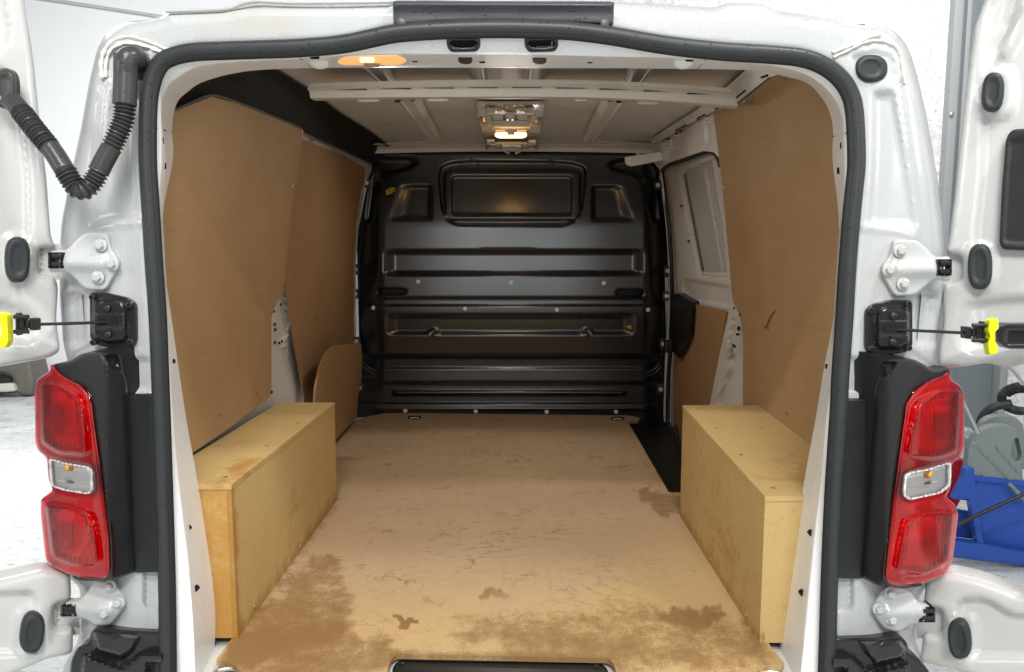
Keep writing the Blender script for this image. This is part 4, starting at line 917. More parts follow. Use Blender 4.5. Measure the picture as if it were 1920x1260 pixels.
# ---- bulkhead
BY = 2.60
def lines_h(Q, y, x0, x1, w_, h):
    return h * np.exp(-((Q[:, 1] - y) / w_) ** 2) * ss(x0 - 3, x0 + 6, Q[:, 0]) * (1 - ss(x1 - 6, x1 + 3, Q[:, 0]))
WIN = [(880, 300), (845, 303), (824, 312), (820, 335), (826, 392), (836, 414), (858, 424), (1058, 425), (1082, 414), (1094, 392), (1101, 335), (1098, 312), (1075, 304), (1035, 301)]
def bf(Q):
    x, y = Q[:, 0], Q[:, 1]
    o = np.zeros(len(Q))
    # general bow: middle bulges to the load space
    o += .055 * ss(285, 430, y) * (1 - ss(575, 700, y))
    # rounded sides fall away
    o += -.07 * (1 - ss(668, 722, x + .0 * y)) * ss(290, 420, y) * (1 - ss(640, 760, y)) - .07 * ss(1205, 1250, x)
    # shoulders at the top
    o += press(sdf(Q, rpoly([(690, 290), (775, 290), (790, 305), (775, 322), (722, 335), (700, 420), (680, 420)], 12)), 14, -.03)
    o += press(sdf(Q, rpoly([(1240, 290), (1150, 295), (1132, 308), (1145, 325), (1200, 338), (1218, 420), (1240, 420)], 12)), 14, -.03)
    # window field
    o += press(sdf(Q, rpoly(WIN, 8)), 5, -.026)
    o += press(box_sdf(Q, 831, 317, 1090, 415, 16), 5, .022)
    o += press(box_sdf(Q, 845, 328, 1074, 405, 10), 5, -.014)
    # small side recesses
    o += -.026 * ss(0, 30, x - (746 - .30 * (y - 346))) * (1 - ss(802, 812, x)) * ss(345, 354, y) * (1 - ss(404, 415, y))
    o += -.026 * ss(0, 30, (1172 + .33 * (y - 347)) - x) * ss(1107, 1117, x) * ss(346, 355, y) * (1 - ss(406, 417, y))
    # long swages
    sw = lambda x0, y0, x1, y1, a, b_, dd: dd * ss(x0, x0 + a, x) * (1 - ss(x1 - a, x1, x)) * ss(y0, y0 + b_, y) * (1 - ss(y1 - b_, y1, y))
    o += sw(713, 466, 1214, 519, 30, 12, -.034) + press(sdf(Q, rpoly([(885, 470), (905, 464), (1000, 464), (1020, 470)], 2)), 4, -.006)
    o += sw(720, 587, 1194, 630, 26, 11, -.028)
    o += press(box_sdf(Q, 660, 556, 1250, 575, 2), 5, -.016)
    for cx in (814, 1100): 
        d = np.hypot(x - cx, (y - 626) * 1.1); o += .012 * np.exp(-((d - 9) / 2.5) ** 2) * (y < 627) + .008 * np.exp(-(d / 4) ** 2)
    # lower steps
    o += -.05 * ss(664, 672, y) + .012 * ss(688, 692, y) - .014 * ss(714, 722, y) + .03 * ss(731, 734, y) * ss(735, 742, x) * (1 - ss(1165, 1175, x)) * (1 - ss(738, 742, y)) + .035 * ss(754, 757, y)
    o += lines_h(Q, 766, 700, 1215, 3, .008)
    # top rail
    o += -.01 * (1 - ss(283, 290, y)) + lines_h(Q, 285, 705, 1200, 1.6, .006)
    o += press(box_sdf(Q, 706, 540, 764, 554, 7), 2, -.004) + press(box_sdf(Q, 1154, 542, 1210, 557, 7), 2, -.004)
    return o
slots = [oval(734, 547, 25, 6.2, 5), oval(1181, 549, 25, 6.2, 5)]
BP = [(735, 272), (1190, 277), (1203, 287), (1228, 318), (1233, 360), (1243, 420), (1247, 500), (1246, 560), (1242, 640), (1240, 680), (1246, 720), (1246, 800), (662, 795), (668, 740), (678, 690), (674, 640), (672, 560), (674, 480), (682, 400), (690, 350), (702, 310), (722, 285)]
bulkhead = patch('bulkhead', rpoly(BP, 6), M_Y(BY), BULK, van, th=.02, res=2.6, edge=(4, .006), feats=bf, holes=slots, angle=70)
box('bulkhead_rear_sheet', (-.86, BY + .12, F - .05), (.90, BY + .14, F + 1.48), BLACK, van, .0)
# loose flap groove with hook ends
for L in ([(848, 318), (856, 311), (872, 309), (888, 312), (897, 304), (888, 299), (878, 298)], [(1072, 318), (1064, 311), (1048, 310), (1034, 312), (1024, 304), (1032, 300), (1042, 299)]):
    tube('flap_clip', at_y(*crv(L, 3).T, BY - .015), .0025, BULK, bulkhead, seg=8)
# rivets
def rivets(pts, Y, par):
    f = None
    for x, y in pts:
        p = at_y(x, y, Y(x, y) if callable(Y) else Y)
        if f is None:
            f = disc_stack('rivet', (0, 0, 0), (0, -1, 0), [(.0115, 0), (.0115, .003), (.006, .0045), (.006, .0055), (.0035, .0055), (.0032, .003)], RIVET, None, 16); f.parent = par; f.location = Vector(p) - wloc(par)
        else: twin(f, p, par)
def bY(x, y): return BY - float(bf(np.array([[x, y]], float))[0]) - .002
rivets([(784, 528), (958, 530), (1132, 531), (700, 577), (872, 579), (1044, 581), (1215, 581), (760, 770), (892, 771), (1025, 772), (1155, 772), (770, 279), (893, 276), (1027, 277), (1149, 280), (1196, 287)], bY, bulkhead)
# side flanges with tabs
def flange(L, tabs, s):
    P0 = np.array([at_y(x, y, BY - .02) for x, y in crv(L, 8)])
    fl_ = loft('bulkhead_flange', [P0 + [-.03 * s * -1 * 0, 0, 0], P0 + [s * .022, -.002, 0], P0 + [s * .03, -.03, 0], P0 + [s * .06, -.03, 0]], WHITE_IN, van, angle=40)
    for (x, y, h_) in tabs:
        tb = patch('fixing_tab', rpoly([(x - 6, y - h_), (x + 6, y - h_), (x + 7, y + h_), (x - 7, y + h_)], 3), M_Y(BY - .045), plastic('tab_%d_%d' % (x, y), (.06, .062, .064), .4), van, th=.01, res=5, edge=(2, .003))
        rivets([(x, y)], BY - .055, tb)
flange([(690, 340), (678, 400), (668, 460), (666, 560), (666, 700), (668, 780)], [(666, 505, 10), (665, 551, 9), (668, 640, 8), (674, 727, 9), (687, 343, 8)], -1)
flange([(1236, 330), (1246, 400), (1252, 480), (1252, 560), (1246, 700), (1244, 780)], [(1252, 508, 10), (1250, 555, 9), (1244, 645, 9), (1239, 730, 9), (1234, 347, 8)], 1)
for x in (662, 1250):
    patch('flange_strip', rpoly([(x - 3, 520), (x + 5, 520), (x + 5, 632), (x - 1, 632)], 1), M_Y(BY - .042), STEEL, bulkhead, th=.004, res=8)
# corner swage arcs
for L in ([(679, 682), (686, 692), (703, 702)], [(682, 677), (690, 688), (704, 696)], [(1240, 684), (1230, 698), (1212, 706)], [(1236, 680), (1228, 691), (1212, 700)]):
    tube('corner_swage', at_y(*crv(L, 3).T, BY - .012), .003, BULK, bulkhead, seg=8)
# vertical brace at the top centre
for L in ([(938, 278), (955, 288)], [(986, 278), (966, 288)]): tube('lamp_bracket', at_y(*np.array(L, float).T, BY - .05), .006, ROOFW, bulkhead, seg=8)
patch('warning_sticker', rpoly([(723, 357), (732, 352), (741, 351), (741, 358), (733, 363), (724, 366)], 2), M_Y(lambda x, y: bY(732, 357) - .006), STICK, bulkhead, th=.0015, res=3)
for q in ([(726, 362), (729, 355)], [(729, 355), (731, 362)], [(726.5, 359.5), (730, 359)], [(733, 356), (736, 355)], [(734, 359), (738, 357.5)], [(738, 360), (740, 354)]):
    tube('sticker_print', at_y(*np.array(q, float).T, bY(732, 357) - .0085), .0011, INK, bulkhead, seg=5)
patch('arrow_sticker', np.array([(1173, 612), (1184, 609), (1183, 618)], float), M_Y(lambda x, y: bY(1180, 613) - .006), STICK, bulkhead, th=.0015, res=4)

# ---- right: upper rail, sliding door, its seal, arm and bracket
rt = patch('door_rail_panel', rpoly([(1226, 268), (1300, 222), (1345, 195), (1352, 300), (1338, 285), (1318, 283), (1250, 306), (1236, 318), (1222, 300)], 3), M_WR(-.004), ROOFW, van, th=.01, res=4, feats=lambda Q: ridge(Q, [(1240, 258), (1330, 206)], 5, -.012) + ridge(Q, [(1327, 222), (1329, 270)], 2.5, -.008) + ridge(Q, [(1318, 222), (1320, 270)], 2.5, .005) + press(box_sdf(Q, 1256, 252, 1280, 288, 4), 4, -.01) + ridge(Q, [(1236, 262), (1244, 300)], 6, .014))
for x, y in ((1309, 224), (1325, 217), (1268, 250), (1276, 246), (1252, 260), (1236, 268)): patch('rail_hole', oval(x, y, 2.2, 2, 2, 8), M_WR(.006), HOLE, rt, th=.001, res=3)
arm = patch('door_guide_arm', rpoly([(1171, 294), (1240, 284), (1244, 300), (1184, 312), (1174, 308)], 4), M_Y(2.15), ROOFW, van, th=.02, res=5, edge=(3, .006))
def sdf_door(Q):
    o = press(sdf(Q, rpoly([(1280, 322), (1345, 292), (1352, 330), (1366, 515), (1316, 512)], 8)), 3, -.02)
    o += ridge(Q, [(1322, 318), (1341, 420), (1356, 505)], 2.5, .010) + ridge(Q, [(1329, 312), (1348, 420), (1364, 512)], 1.6, -.008)
    o += ridge(Q, [(1277, 325), (1292, 420), (1314, 517), (1362, 522)], 1.5, -.006)
    o += press(sdf(Q, rpoly([(1280, 520), (1372, 535), (1372, 578), (1300, 565), (1275, 545)], 8)), 8, -.012)
    return o
SD = M_WR(-.045)
sd = patch('sliding_door', rpoly([(1242, 316), (1320, 284), (1352, 280), (1400, 300), (1410, 560), (1410, 820), (1258, 830), (1258, 560), (1254, 430)], 4), SD, WHITE_IN, van, th=.02, res=3, feats=sdf_door, angle=60)
wp = patch('door_window_blank', rpoly([(1282, 325), (1298, 313), (1334, 300), (1350, 400), (1365, 514), (1318, 511)], 6), M_WR(-.062), paint('grey_blank', (.50, .495, .47), .35, .2, .2), sd, th=.004, res=6)
for x, y in ((1277, 386), (1291, 452)): patch('door_hole', oval(x, y, 2.2, 2.2, 2, 10), M_WR(-.040), HOLE, sd, th=.001, res=3)
ptube('sliding_door_seal', [(1352, 310), (1344, 290), (1332, 283), (1315, 287), (1280, 300), (1252, 310), (1242, 322), (1245, 350), (1254, 420), (1259, 500), (1260, 560), (1258, 640), (1254, 700), (1252, 760), (1252, 800)], M_WR(-.02), .011, BLACK, van, off=0)
ptube('sill_flange', [(1238, 318), (1243, 350), (1250, 420), (1256, 500), (1256, 560), (1252, 640), (1248, 700), (1246, 790)], M_WR(-.012), .004, WHITE_IN, van)
slp = patch('door_lining_panel', rpoly([(1290, 562), (1300, 570), (1362, 583), (1352, 650), (1332, 757), (1332, 830), (1262, 830), (1262, 700), (1264, 640)], 3), M_WR(-.028), PANEL2, sd, th=.005, res=7)
screws(slp, [(1313, 588), (1299, 598), (1288, 654), (1270, 683), (1263, 710), (1261, 764), (1265, 818)], M_WR(-.028), (-1, 0, 0), .004)
patch('door_catch', rpoly([(1256, 552), (1272, 550), (1299, 566), (1300, 575), (1297, 628), (1286, 655), (1275, 673), (1256, 655)], 2), M_WR(-.01), BLACK, van, th=.03, res=4, edge=(3, .006), feats=lambda Q: ridge(Q, [(1262, 560), (1268, 580), (1268, 610)], 4, .008))
patch('door_roller', rpoly([(1246, 640), (1262, 636), (1264, 660), (1248, 662)], 4), M_Y(2.3), BLACKG, van, th=.03, res=4, edge=(3, .008))

# ---- floor
mf = loft('metal_floor', [[(x, y, F - .024) for x in (-.88, .585)] for y in (.0, 2.66)], WHITE_IN, van)
loft('metal_floor_near', [[(x, y, F - .0245) for x in (.586, .9)] for y in (.0, 1.32)], WHITE_IN, van)
loft('rear_sill', [[(x, y, z) for x in np.linspace(-.72, .72, 9)] for y, z in ((.0, F - .024), (-.03, F - .026), (-.05, F - .04), (-.055, F - .2))], WHITE, van, angle=30)
for s, q in ((-1, [(404, 1236), (438, 1188), (412, 1172), (395, 1210)]), (1, [(1470, 1246), (1440, 1190), (1462, 1172), (1478, 1215)])): pass
FP = [(404, 1238, 5), (437, 1194, 1), (432, 1186, 1), (560, 930), (640, 810), (663, 790), (690, 781), (724, 774), (1180, 779), (1199, 783), (1197, 789), (1177, 790), (1254, 923), (1272, 923), (1300, 930), (1444, 1196, 1), (1441, 1206, 1), (1471, 1244, 3), (1466, 1249, 3), (1424, 1252, 8), (1410, 1270), (1404, 1320), (1160, 1320), (1154, 1250, 12), (1142, 1234, 12), (740, 1226, 12), (728, 1246, 12), (722, 1320), (462, 1320), (458, 1262, 10), (440, 1246, 10)]
def stain(Q):
    x, y = Q[:, 0], Q[:, 1]; v = np.full(len(Q), -.15)
    Q = Q + np.stack([7 * np.sin(y * .11 + 1) + 4 * np.sin(x * .17 + y * .23) + 3 * np.sin(y * .37), 5 * np.sin(x * .09) + 3 * np.sin(x * .21 - y * .11) + 2 * np.sin(x * .41)], -1)
    def blob(L, soft, val, r=14):
        return val * (1 - ss(-soft * .5, soft * .5, sdf(Q, rpoly(L, r))))
    v += blob([(430, 1210), (570, 1050), (600, 1034), (632, 1034), (645, 1070), (660, 1100), (665, 1150), (640, 1185), (560, 1215), (470, 1240), (410, 1250)], 34, .8)
    v += blob([(400, 1250), (470, 1200), (640, 1175), (740, 1200), (740, 1260), (460, 1300)], 40, .55)
    v += blob([(860, 1160), (940, 1140), (1060, 1150), (1150, 1120), (1240, 1130), (1330, 1140), (1400, 1180), (1440, 1250), (1100, 1250), (940, 1215), (850, 1200)], 60, .55)
    v += blob([(888, 1108), (930, 1104), (960, 1116), (930, 1126), (895, 1122)], 8, .75, 5)
    v += blob([(780, 1120), (830, 1122), (835, 1132), (790, 1134)], 8, .65, 4)
    v += blob([(955, 1090), (1000, 1072), (1010, 1078), (975, 1096)], 6, .65, 4) + blob([(1030, 1080), (1050, 1072), (1045, 1090), (1036, 1096)], 6, .6, 3)
    v += blob([(1192, 935), (1215, 918), (1250, 916), (1275, 925), (1282, 970), (1240, 965), (1205, 950)], 7, .85, 8)
    v += blob([(1232, 1148), (1275, 1140), (1360, 1140), (1365, 1160), (1300, 1180), (1270, 1175), (1240, 1160)], 10, .5)
    v += blob([(745, 1148), (752, 1144), (760, 1158), (790, 1162), (770, 1170), (746, 1174)], 2, 1.4, 1)
    v += blob([(560, 1050), (700, 900), (640, 900), (500, 1090)], 30, .25)
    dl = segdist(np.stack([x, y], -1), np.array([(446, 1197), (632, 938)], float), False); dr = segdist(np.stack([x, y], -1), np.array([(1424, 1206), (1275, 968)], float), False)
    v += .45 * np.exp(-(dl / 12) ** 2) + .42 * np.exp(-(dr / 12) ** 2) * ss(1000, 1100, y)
    v += .34 * ss(1080, 1240, y) + .14 * (1 - ss(900, 1000, x)) * (1 - ss(830, 960, y)) 
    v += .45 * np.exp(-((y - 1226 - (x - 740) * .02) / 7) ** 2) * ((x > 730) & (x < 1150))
    return v
floor = patch('floor_board', rpoly(FP, 2), M_Z(F), FLOORM, van, th=.012, res=6, attrs={'stain': stain, 'front': lambda Q: .8 * ss(1010, 1210, Q[:, 1]) + .5 * ss(1120, 1330, Q[:, 0] + .35 * (Q[:, 1] - 900)) * ss(900, 1050, Q[:, 1])}, angle=30)
floor.data.transform(Matrix.Identity(4))
setp(floor, 'worn floor board with damp stains, cracks and scrapes')
for x, y in ((598, 1087), (492, 1140)): pass
# recessed latch cover
patch('latch_well_rim', rpoly([(716, 1330), (724, 1242), (738, 1224), (1144, 1232), (1158, 1246), (1165, 1330)], 14), M_Z(F - .022), paint('well_rim', (.60, .60, .58), .3, .3, .6), van, th=.004, res=8, edge=(4, .003))
lc = patch('latch_cover', rpoly([(730, 1340), (736, 1250), (748, 1238), (1128, 1244), (1141, 1256), (1146, 1340)], 12), M_Z(F - .016), BLACK, van, th=.01, res=8, edge=(5, .005))
for x, y in ((753, 1245), (1118, 1250)): disc_stack('screw', at_z(x, y, F - .015), (0, 0, 1), [(.006, 0), (.006, .002), (.003, .003)], BLACKG, lc)
# tie-down rings by the threshold and at the bulkhead
for x, y, s in ((432, 1256, 1), (1442, 1262, 1)):
    c = at_z(x, y, F - .012); t = np.linspace(0, 2 * math.pi, 24, endpoint=False)
    P = np.stack([c[0] + .030 * np.cos(t), c[1] - .012 + .018 * np.sin(t), c[2] + 0 * t], -1)
    r_ = tube('tie_down_ring', P, .005, STEEL, van, closed=True, seg=8)
for x, y in ((777, 783), (1158, 785)):
    patch('ring_cutout', oval(x, y, 13, 3.2), M_Z(F + .001), HOLE, floor, th=-.001, res=4)
    c = at_z(x, y + 1, F + .004); t = np.linspace(0, math.pi, 12)
    tube('tie_down_ring', np.stack([c[0] + .022 * np.cos(t), c[1] + .012 * np.sin(t), c[2] + 0 * t], -1), .003, RIVET, van, seg=6)
# side step well, right
well = loft('step_well', [[(x, y, F - .05) for x in (.56, .95)] for y in (1.2, 2.62)], BLACK, van)
loft('step_well_side', [[(.588, y, z) for y in (1.2, 2.62)] for z in (F - .012, F - .06)], BLACK, van)
loft('step_well_back', [[(x, 1.27, z) for x in (.588, .95)] for z in (F + .0, F - .06)], BLACK, van)
ptube('step_edge', [(1266, 800), (1272, 830), (1280, 850), (1281, 915)], M_WR(.02), .012, BLACKG, van)

# ---- wheel arch boxes
def archbox(s, nb, fb_, hn, hf, xin):
    nb3, fb3 = at_z(*nb, F), at_z(*fb_, F)
    def zat(p3, py):
        Y = p3[1]; return at_y(0, py, Y)[2]
    zn, zf = zat(nb3, hn), zat(fb3, hf)
    th = .012
    b = empty('wheel_arch_box', tuple((nb3 + fb3) / 2), van)
    d = (fb3 - nb3) / np.linalg.norm(fb3 - nb3)
    o_ = np.array([s * .815, 0, 0])
    up = lambda p, z: np.array([p[0], p[1], z])
    W = lambda p: np.array([s * .828, p[1], p[2]])
    inn = np.array([s, 0, 0]) * th
    EB = .0008
    def stn_side(Q): 
        return None
    # finely meshed boards so that stains can be placed by attribute
    def brd(name, q, vec, mat, stf, nu=40, nv=24):
        q = [np.array(p, float) for p in q]; vec = np.array(vec, float); V = []; Fc = []
        for i in range(nu + 1):
            for j in range(nv + 1):
                u_, v_ = i / nu, j / nv
                V.append((q[0] * (1 - u_) + q[1] * u_) * (1 - v_) + (q[3] * (1 - u_) + q[2] * u_) * v_)
        for i in range(nu):
            for j in range(nv): Fc.append((i * (nv + 1) + j, (i + 1) * (nv + 1) + j, (i + 1) * (nv + 1) + j + 1, i * (nv + 1) + j + 1))
        ring = [i * (nv + 1) for i in range(nu + 1)] + [nu * (nv + 1) + j for j in range(1, nv + 1)] + [i * (nv + 1) + nv for i in range(nu - 1, -1, -1)] + [j for j in range(nv - 1, 0, -1)]
        n0 = len(V); m_ = {k: n0 + i for i, k in enumerate(ring)}
        st = [stf(i / nu, j / nv) for i in range(nu + 1) for j in range(nv + 1)]
        for k in ring: V.append(V[k] + vec); st.append(st[k])
        for i in range(len(ring)):
            a, c = ring[i], ring[(i + 1) % len(ring)]; Fc.append((c, a, m_[a], m_[c]))
        Fc.append(tuple(m_[k] for k in (ring))[::-1])
        V = np.array(V); nrm = np.cross(q[1] - q[0], q[3] - q[0])
        if nrm @ vec > 0: Fc = [tuple(reversed(f)) for f in Fc]
        return mesh(name, V, Fc, mat, b, angle=30, attrs={'stain': st})
    side_q = [nb3 + [0, 0, .0005], fb3 + [0, 0, .0005], up(fb3, zf - th), up(nb3, zn - th)]
    if s < 0: sf = lambda u_, v_: .0 + .62 * math.exp(-(v_ / .09) ** 2) + 1.0 * math.exp(-(u_ / .025) ** 2) + .5 * math.exp(-((u_ - .45) / .12) ** 2 - ((v_ - .42) / .16) ** 2) * .6 + .28 * u_ * (1 - v_)
    else: sf = lambda u_, v_: .08 + .55 * math.exp(-(v_ / .08) ** 2) + .22 * u_ + .3 * math.exp(-((u_ - .3) / .15) ** 2 - ((v_ - .3) / .2) ** 2)
    brd('side_board', side_q, inn, BOXM, sf)
    tn, tf = up(nb3, zn), up(fb3, zf)
    if s < 0: tfn = lambda u_, v_: .0 + .65 * math.exp(-((u_ - .12) / .16) ** 2 - ((v_ - .12) / .28) ** 2) + .18 * math.exp(-((u_ - .4) / .2) ** 2 - ((v_ - .6) / .4) ** 2)
    else: tfn = lambda u_, v_: .0 + .42 * math.exp(-((u_ - .2) / .18) ** 2 - ((v_ - .5) / .35) ** 2)
    out = np.array([-s * .0015, -.0015, 0])
    brd('top_board', [tn + out, tf + out * [1, -1, 1], W(tf) + [0, .0015, 0], W(tn) + [0, -.0015, 0]], (0, 0, -th), BOXM, tfn)
    # end board between side board and wall
    e0 = nb3 + inn + [0, .0, 0]; e1 = W(nb3)
    if s < 0: ef = lambda u_, v_: .62 + .3 * (1 - v_) - .95 * ss(.45, .75, u_ + .1 * math.sin(v_ * 14))
    else: ef = lambda u_, v_: .06 + .55 * math.exp(-((v_ - .30) / .12) ** 2 - ((u_ - .35) / .25) ** 2)
    brd('end_board', [e0 + [0, .001, .0005], e1 + [0, .001, .0005], up(e1, zn - th) + [0, .001, 0], up(e0, zn - th) + [0, .001, 0]], (0, th, 0), BOXEND, ef, 24, 40)
    e0 = fb3 + inn; e1 = W(fb3)
    brd('far_end_board', [e0, e1, up(e1, zf - th), up(e0, zf - th)], (0, -th, 0), BOXM, lambda u_, v_: 0, 4, 4)
    for u_ in (.06, .36, .66, .94):
        for w_ in (.035, .17):
            p = tn + (tf - tn) * u_ + np.array([s * w_, 0, .0]); disc_stack('screw', p, (0, 0, 1), [(.005, -.001), (.005, .0006), (.002, .0002)], STEEL, b, 10)
    for u_, v_ in ((.12, .06), (.52, .05)):
        p = nb3 + (fb3 - nb3) * u_ + [0, 0, .02]; disc_stack('screw', p, (-s, 0, 0), [(.0065, 0), (.0065, .0015), (.003, .003)], STEEL, b, 10)
    return b
bxl = archbox(-1, (446, 1197), (632, 938), 908, 755, 0)
setp(bxl, 'left wheel arch box, its front end stained orange by damp')
bxr = archbox(1, (1424, 1206), (1275, 968), 930, 760, 0)
setp(bxr, 'right wheel arch box with clean pale boards')

# ================================================================== loose offcut leaning in the van
def lean(x, y, o):
    d = rays(x, y); z = np.full(d.shape[:-1], F + .3)
    for _ in range(12):
        X = -(.812 - .10 * (z - F) - np.asarray(o)); t = X / d[..., 0]; z = CAM[2] + t * d[..., 2]
    return CAM + d * t[..., None]
lb = patch('loose_board', rpoly([(612, 662, 6), (626, 648, 6), (677, 643, 3), (679, 672), (678, 712), (672, 742), (669, 783, 1), (631, 823, 1), (585, 870, 1), (592, 730), (600, 690)], 4), lean, PANEL2, None, th=.009, res=7, angle=30, attrs=None)
setp(lb, 'small curved-edge hardboard offcut leaning between the left wheel arch box and the bulkhead', 'board')

# ================================================================== the bay round the van
def struct(o): o['kind'] = 'structure'; return o
def bayfloor():
    m, nt, b = mk('wet_painted_concrete')
    n = noise(nt, .9, 6, .6, stretch=(1, 2.4, 1)); n2 = noise(nt, 14, 8, .75, stretch=(1, 3, 1)); n3 = noise(nt, 3, 5, .7)
    c = mix(nt, ramp(nt, n.outputs[0], [(.35, 0), (.65, 1)]).outputs[0], (.60, .63, .62), (.70, .73, .72))
    c = mix(nt, mathn(nt, 'MULTIPLY', ramp(nt, n2.outputs[0], [(.53, 0), (.62, 1)]).outputs[0], .7), c, (.27, .29, .29))
    lk(nt, c, b.inputs['Base Color']); lk(nt, ramp(nt, n3.outputs[0], [(.4, .12), (.6, .5)]).outputs[0], b.inputs['Roughness'])
    bump(nt, b, n2.outputs[0], .2, .003); return m
g = struct(loft('ground', [[(x, y, 0) for x in (-9, 9)] for y in (-9, 9)], bayfloor()))
def stipple():
    m, nt, b = mk('rough_white_render')
    n = noise(nt, 34, 9, .8); n2 = noise(nt, 2.0, 4)
    c = mix(nt, ramp(nt, n.outputs[0], [(.38, 0), (.56, 1)]).outputs[0], (.50, .50, .55), (.93, .93, .95)); c = mix(nt, mathn(nt, 'MULTIPLY', ramp(nt, n2.outputs[0], [(.45, 0), (.7, 1)]).outputs[0], .25), c, (.62, .60, .60))
    lk(nt, c, b.inputs['Base Color']); b.inputs['Roughness'].default_value = .85; bump(nt, b, n.outputs[0], .8, .02); return m
WALLW = paint('white_wall_paint', (.90, .92, .95), .5, 0, .05)
struct(box('back_wall_left', (-12, 7.0, 0), (-1.2, 7.2, 5.2), WALLW, None, 0))
struct(box('back_wall_right', (-1.2, 4.1, 0), (3.12, 4.3, 5.0), stipple(), None, 0))
struct(box('back_wall_corner', (3.70, 4.1, 0), (8, 4.3, 5.0), stipple(), None, 0))
pp = tube('wall_joint_tube', at_y(np.array([-900, -60, 107, 305, 900.]), np.array([-150, -24, 0, 30, 120.]), 6.9), .010, flat('joint_grey', (.52, .50, .50), .5), None, seg=8)  # added tube that draws the joint line of the wall
setp(pp, 'thin pale pipe added for the wall joint line above the left corner of the van', 'strip')
GREY = plastic('grey_door_paint', (.17, .20, .22), .4, .1, 200, dust=.1); GREYL = plastic('grey_frame_paint', (.30, .32, .33), .4, .1, 200, dust=.1)
gd = setp(empty('steel_door', (3.4, 4.1, 0)), 'grey steel side door in a ribbed grey frame behind the open right rear door', 'door')
box('door_leaf', (3.32, 4.14, 0), (3.64, 4.18, 5.0), GREY, gd, .003)
for nm, a, b_, y, m_ in (('door_frame', 3.12, 3.18, 4.03, GREYL), ('door_frame', 3.182, 3.215, 4.07, GREY), ('door_frame', 3.217, 3.25, 4.045, GREYL), ('door_frame', 3.252, 3.318, 4.08, GREY), ('door_frame', 3.642, 3.70, 4.05, GREYL)):
    box(nm, (a, y, 0), (b_, 4.20, 5.0), m_, gd, .005)
disc_stack('bolt', at_y(1784, 214, 4.02), (0, -1, 0), [(.014, 0), (.014, .01), (.006, .016)], STEEL, gd)
mc = setp(empty('parked_machine', (-4.9, 6.2, 0)), 'dark brown rubber-edged machine corner with a bright metal bracket beyond the left rear door', 'machine')
TY = plastic('dirty_rubber', (.10, .09, .078), .7, .6, 60, dust=.4)
patch('mudguard', rpoly([(-90, 640), (45, 650), (56, 672), (63, 700), (66, 716), (62, 742), (40, 742), (34, 737), (-90, 739)], 6), M_Y(6.1), TY, mc, th=.25, res=8, edge=(6, .08), feats=lambda Q: press(sdf(Q, rpoly([(-90, 700), (18, 700), (28, 716), (31, 738), (-90, 738)], 5)), 4, -.05))
patch('bracket', rpoly([(-50, 722), (20, 718), (26, 720), (31, 733), (14, 735), (-50, 736)], 3), M_Y(6.05), paint('bracket_metal', (.6, .6, .56), .3, .3, .5), mc, th=.03, res=4, edge=(3, .02))
patch('fork', rpoly([(-50, 704), (16, 703), (23, 709), (20, 718), (-50, 724)], 5), M_Y(6.07), BLACKG, mc, th=.03, res=4, edge=(3, .03), feats=lambda Q: ridge(Q, [(-40, 712), (18, 710)], 3, .02))
# ---- cleaning trolley
tr = setp(empty('mop_trolley', (2.4, 2.0, 0)), 'blue mop bucket trolley with a grey wringer plate beside the right rear door', 'cleaning trolley')
BLUE = plastic('blue_plastic', (.022, .085, .42), .35, .1, 90, dust=.05); BLUE2 = plastic('dark_blue_plastic', (.015, .05, .27), .4, .1, 90)
TYY = 2.0
patch('bucket_body', rpoly([(1822, 895), (1960, 912), (1975, 1052), (1846, 1030)], 5), M_Y(TYY), BLUE, tr, th=.05, res=8, edge=(5, .01), feats=lambda Q: ridge(Q, [(1815, 899), (1960, 915)], 4, .02) + ridge(Q, [(1893, 912), (1896, 935)], 3, .008))
patch('bucket_rim', rpoly([(1816, 890), (1960, 906), (1960, 918), (1820, 900)], 3), M_Y(TYY - .02), BLUE, tr, th=.03, res=6, edge=(3, .006))
def tri(Q): return 0
patch('side_frame', rpoly([(1810, 876, 5), (1826, 876, 5), (1828, 900), (1846, 1030), (1790, 1030), (1784, 1012), (1832, 1018), (1818, 936), (1786, 936), (1808, 892)], 4), M_Y(TYY - .06), BLUE, tr, th=.03, res=5, edge=(3, .006))
patch('side_web', rpoly([(1812, 895), (1820, 896), (1826, 940), (1790, 936)], 3), M_Y(TYY - .045), BLUE, tr, th=.01, res=5)
patch('tray', rpoly([(1780, 1012), (1842, 1020), (1975, 1046), (1975, 1066), (1840, 1052), (1778, 1044)], 4), M_Y(TYY - .08), BLUE, tr, th=.05, res=6, edge=(4, .01))
patch('inner_shelf', rpoly([(1790, 955), (1822, 960), (1836, 1012), (1786, 1006)], 3), M_Y(TYY + .02), BLUE2, tr, th=.02, res=6)
for x in (1800, 1905): disc_stack('castor', at_y(x, 1072, TYY + .02) , (1, 0, 0), [(.03, -.012), (.032, 0), (.03, .012)], GROM, tr)
GP = plastic('grey_plastic', (.20, .235, .235), .4, .2, 120, dust=.15)
def wf(Q): return ridge(Q, [(1826, 832), (1896, 902)], 2.6, .01) + ridge(Q, [(1868, 838), (1908, 884)], 2.6, .01) + ridge(Q, [(1838, 885), (1852, 900)], 2.2, .008) 
patch('wringer_plate', rpoly([(1812, 898), (1812, 870), (1817, 830, 20), (1842, 800, 30), (1880, 794, 30), (1906, 802, 15), (1916, 850), (1918, 905)], 4), M_Y(TYY - .01), GP, tr, th=.03, res=4, edge=(4, .008), feats=wf, holes=[rpoly([(1903, 822), (1909, 822), (1916, 855), (1908, 866), (1898, 858), (1897, 850)], 4)])
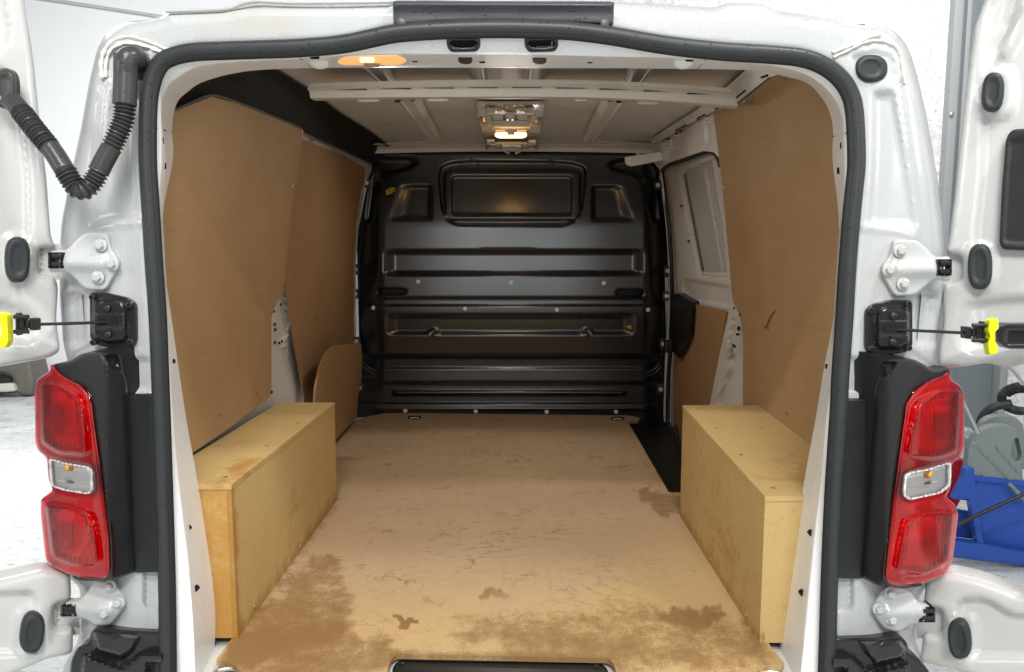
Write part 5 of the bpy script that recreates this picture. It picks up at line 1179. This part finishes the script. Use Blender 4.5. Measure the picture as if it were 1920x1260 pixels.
patch('wringer_back_plate', rpoly([(1834, 830), (1840, 790, 15), (1862, 778, 20), (1900, 778, 20), (1918, 795), (1925, 850), (1925, 880), (1840, 880)], 4), M_Y(TYY + .10), GP, tr, th=.03, res=5, edge=(4, .008))
for (L, r_, m_) in (([(1805, 748), (1835, 812)], .008, STEEL), ([(1893, 908), (1925, 942)], .010, GP)):
    tube('handle_tube', at_y(*np.array(L, float).T, TYY - .05), r_, m_, tr, seg=10)
mh = tube('mop', np.array([at_y(1798, 984, TYY - .15), at_y(1832, 966, TYY - .16), at_y(1960, 908, TYY - .2)]), .0085, BLACK, None, seg=10)
setp(mh, 'black mop stick lying slanted across the blue bucket', 'mop')
# flexible black hose
hz = []
for t in np.linspace(0, 1, 220):
    a = -2.6 + t * 7.2; hz.append(at_y(1916 + 34 * math.cos(a) * (1 + .15 * t), 752 + 22 * math.sin(a) - 6 * t, TYY + .3 - .12 * t))
hzp = np.array(hz); hr = .020 + .0025 * np.sin(np.arange(220) * 2.2)
hs_ = setp(empty('vacuum_hose', (3.1, 2.3, 0)), 'coiled ribbed black hose lying above the grey wringer plate', 'hose')
tube('hose_coil', hzp, hr, GROM, hs_, seg=12)
e1 = crv(np.array([at_y(1838, 800, TYY + .22), at_y(1842, 782, TYY + .22), at_y(1862, 764, TYY + .2), at_y(1896, 756, TYY + .18)]), .006)
tube('hose_end', e1, .021, GROM, hs_, seg=12)
rb_ = setp(patch('red_bucket', rpoly([(1770, 862), (1812, 862), (1810, 900), (1800, 940), (1776, 980), (1760, 980)], 3), M_Y(TYY + .35), flat('red_plastic', (.60, .01, .03), .35), None, th=.25, res=6, edge=(3, .006), feats=lambda Q: ridge(Q, [(1760, 890), (1812, 894)], 1.2, -.006)), 'red plastic tub partly hidden behind the right tail light', 'tub')
cl_ = setp(patch('cloth_bag', rpoly([(1806, 806), (1818, 801), (1828, 812), (1822, 830), (1808, 826)], 5), M_Y(TYY + .05), flat('crumpled_film', (.55, .6, .68), .3), None, th=.08, res=3, edge=(5, .02), feats=lambda Q: .008 * np.sin(Q[:, 0] * 1.3) * np.cos(Q[:, 1] * 1.1)), 'crumpled pale plastic bag between the tail light and the grey wringer plate', 'bag')
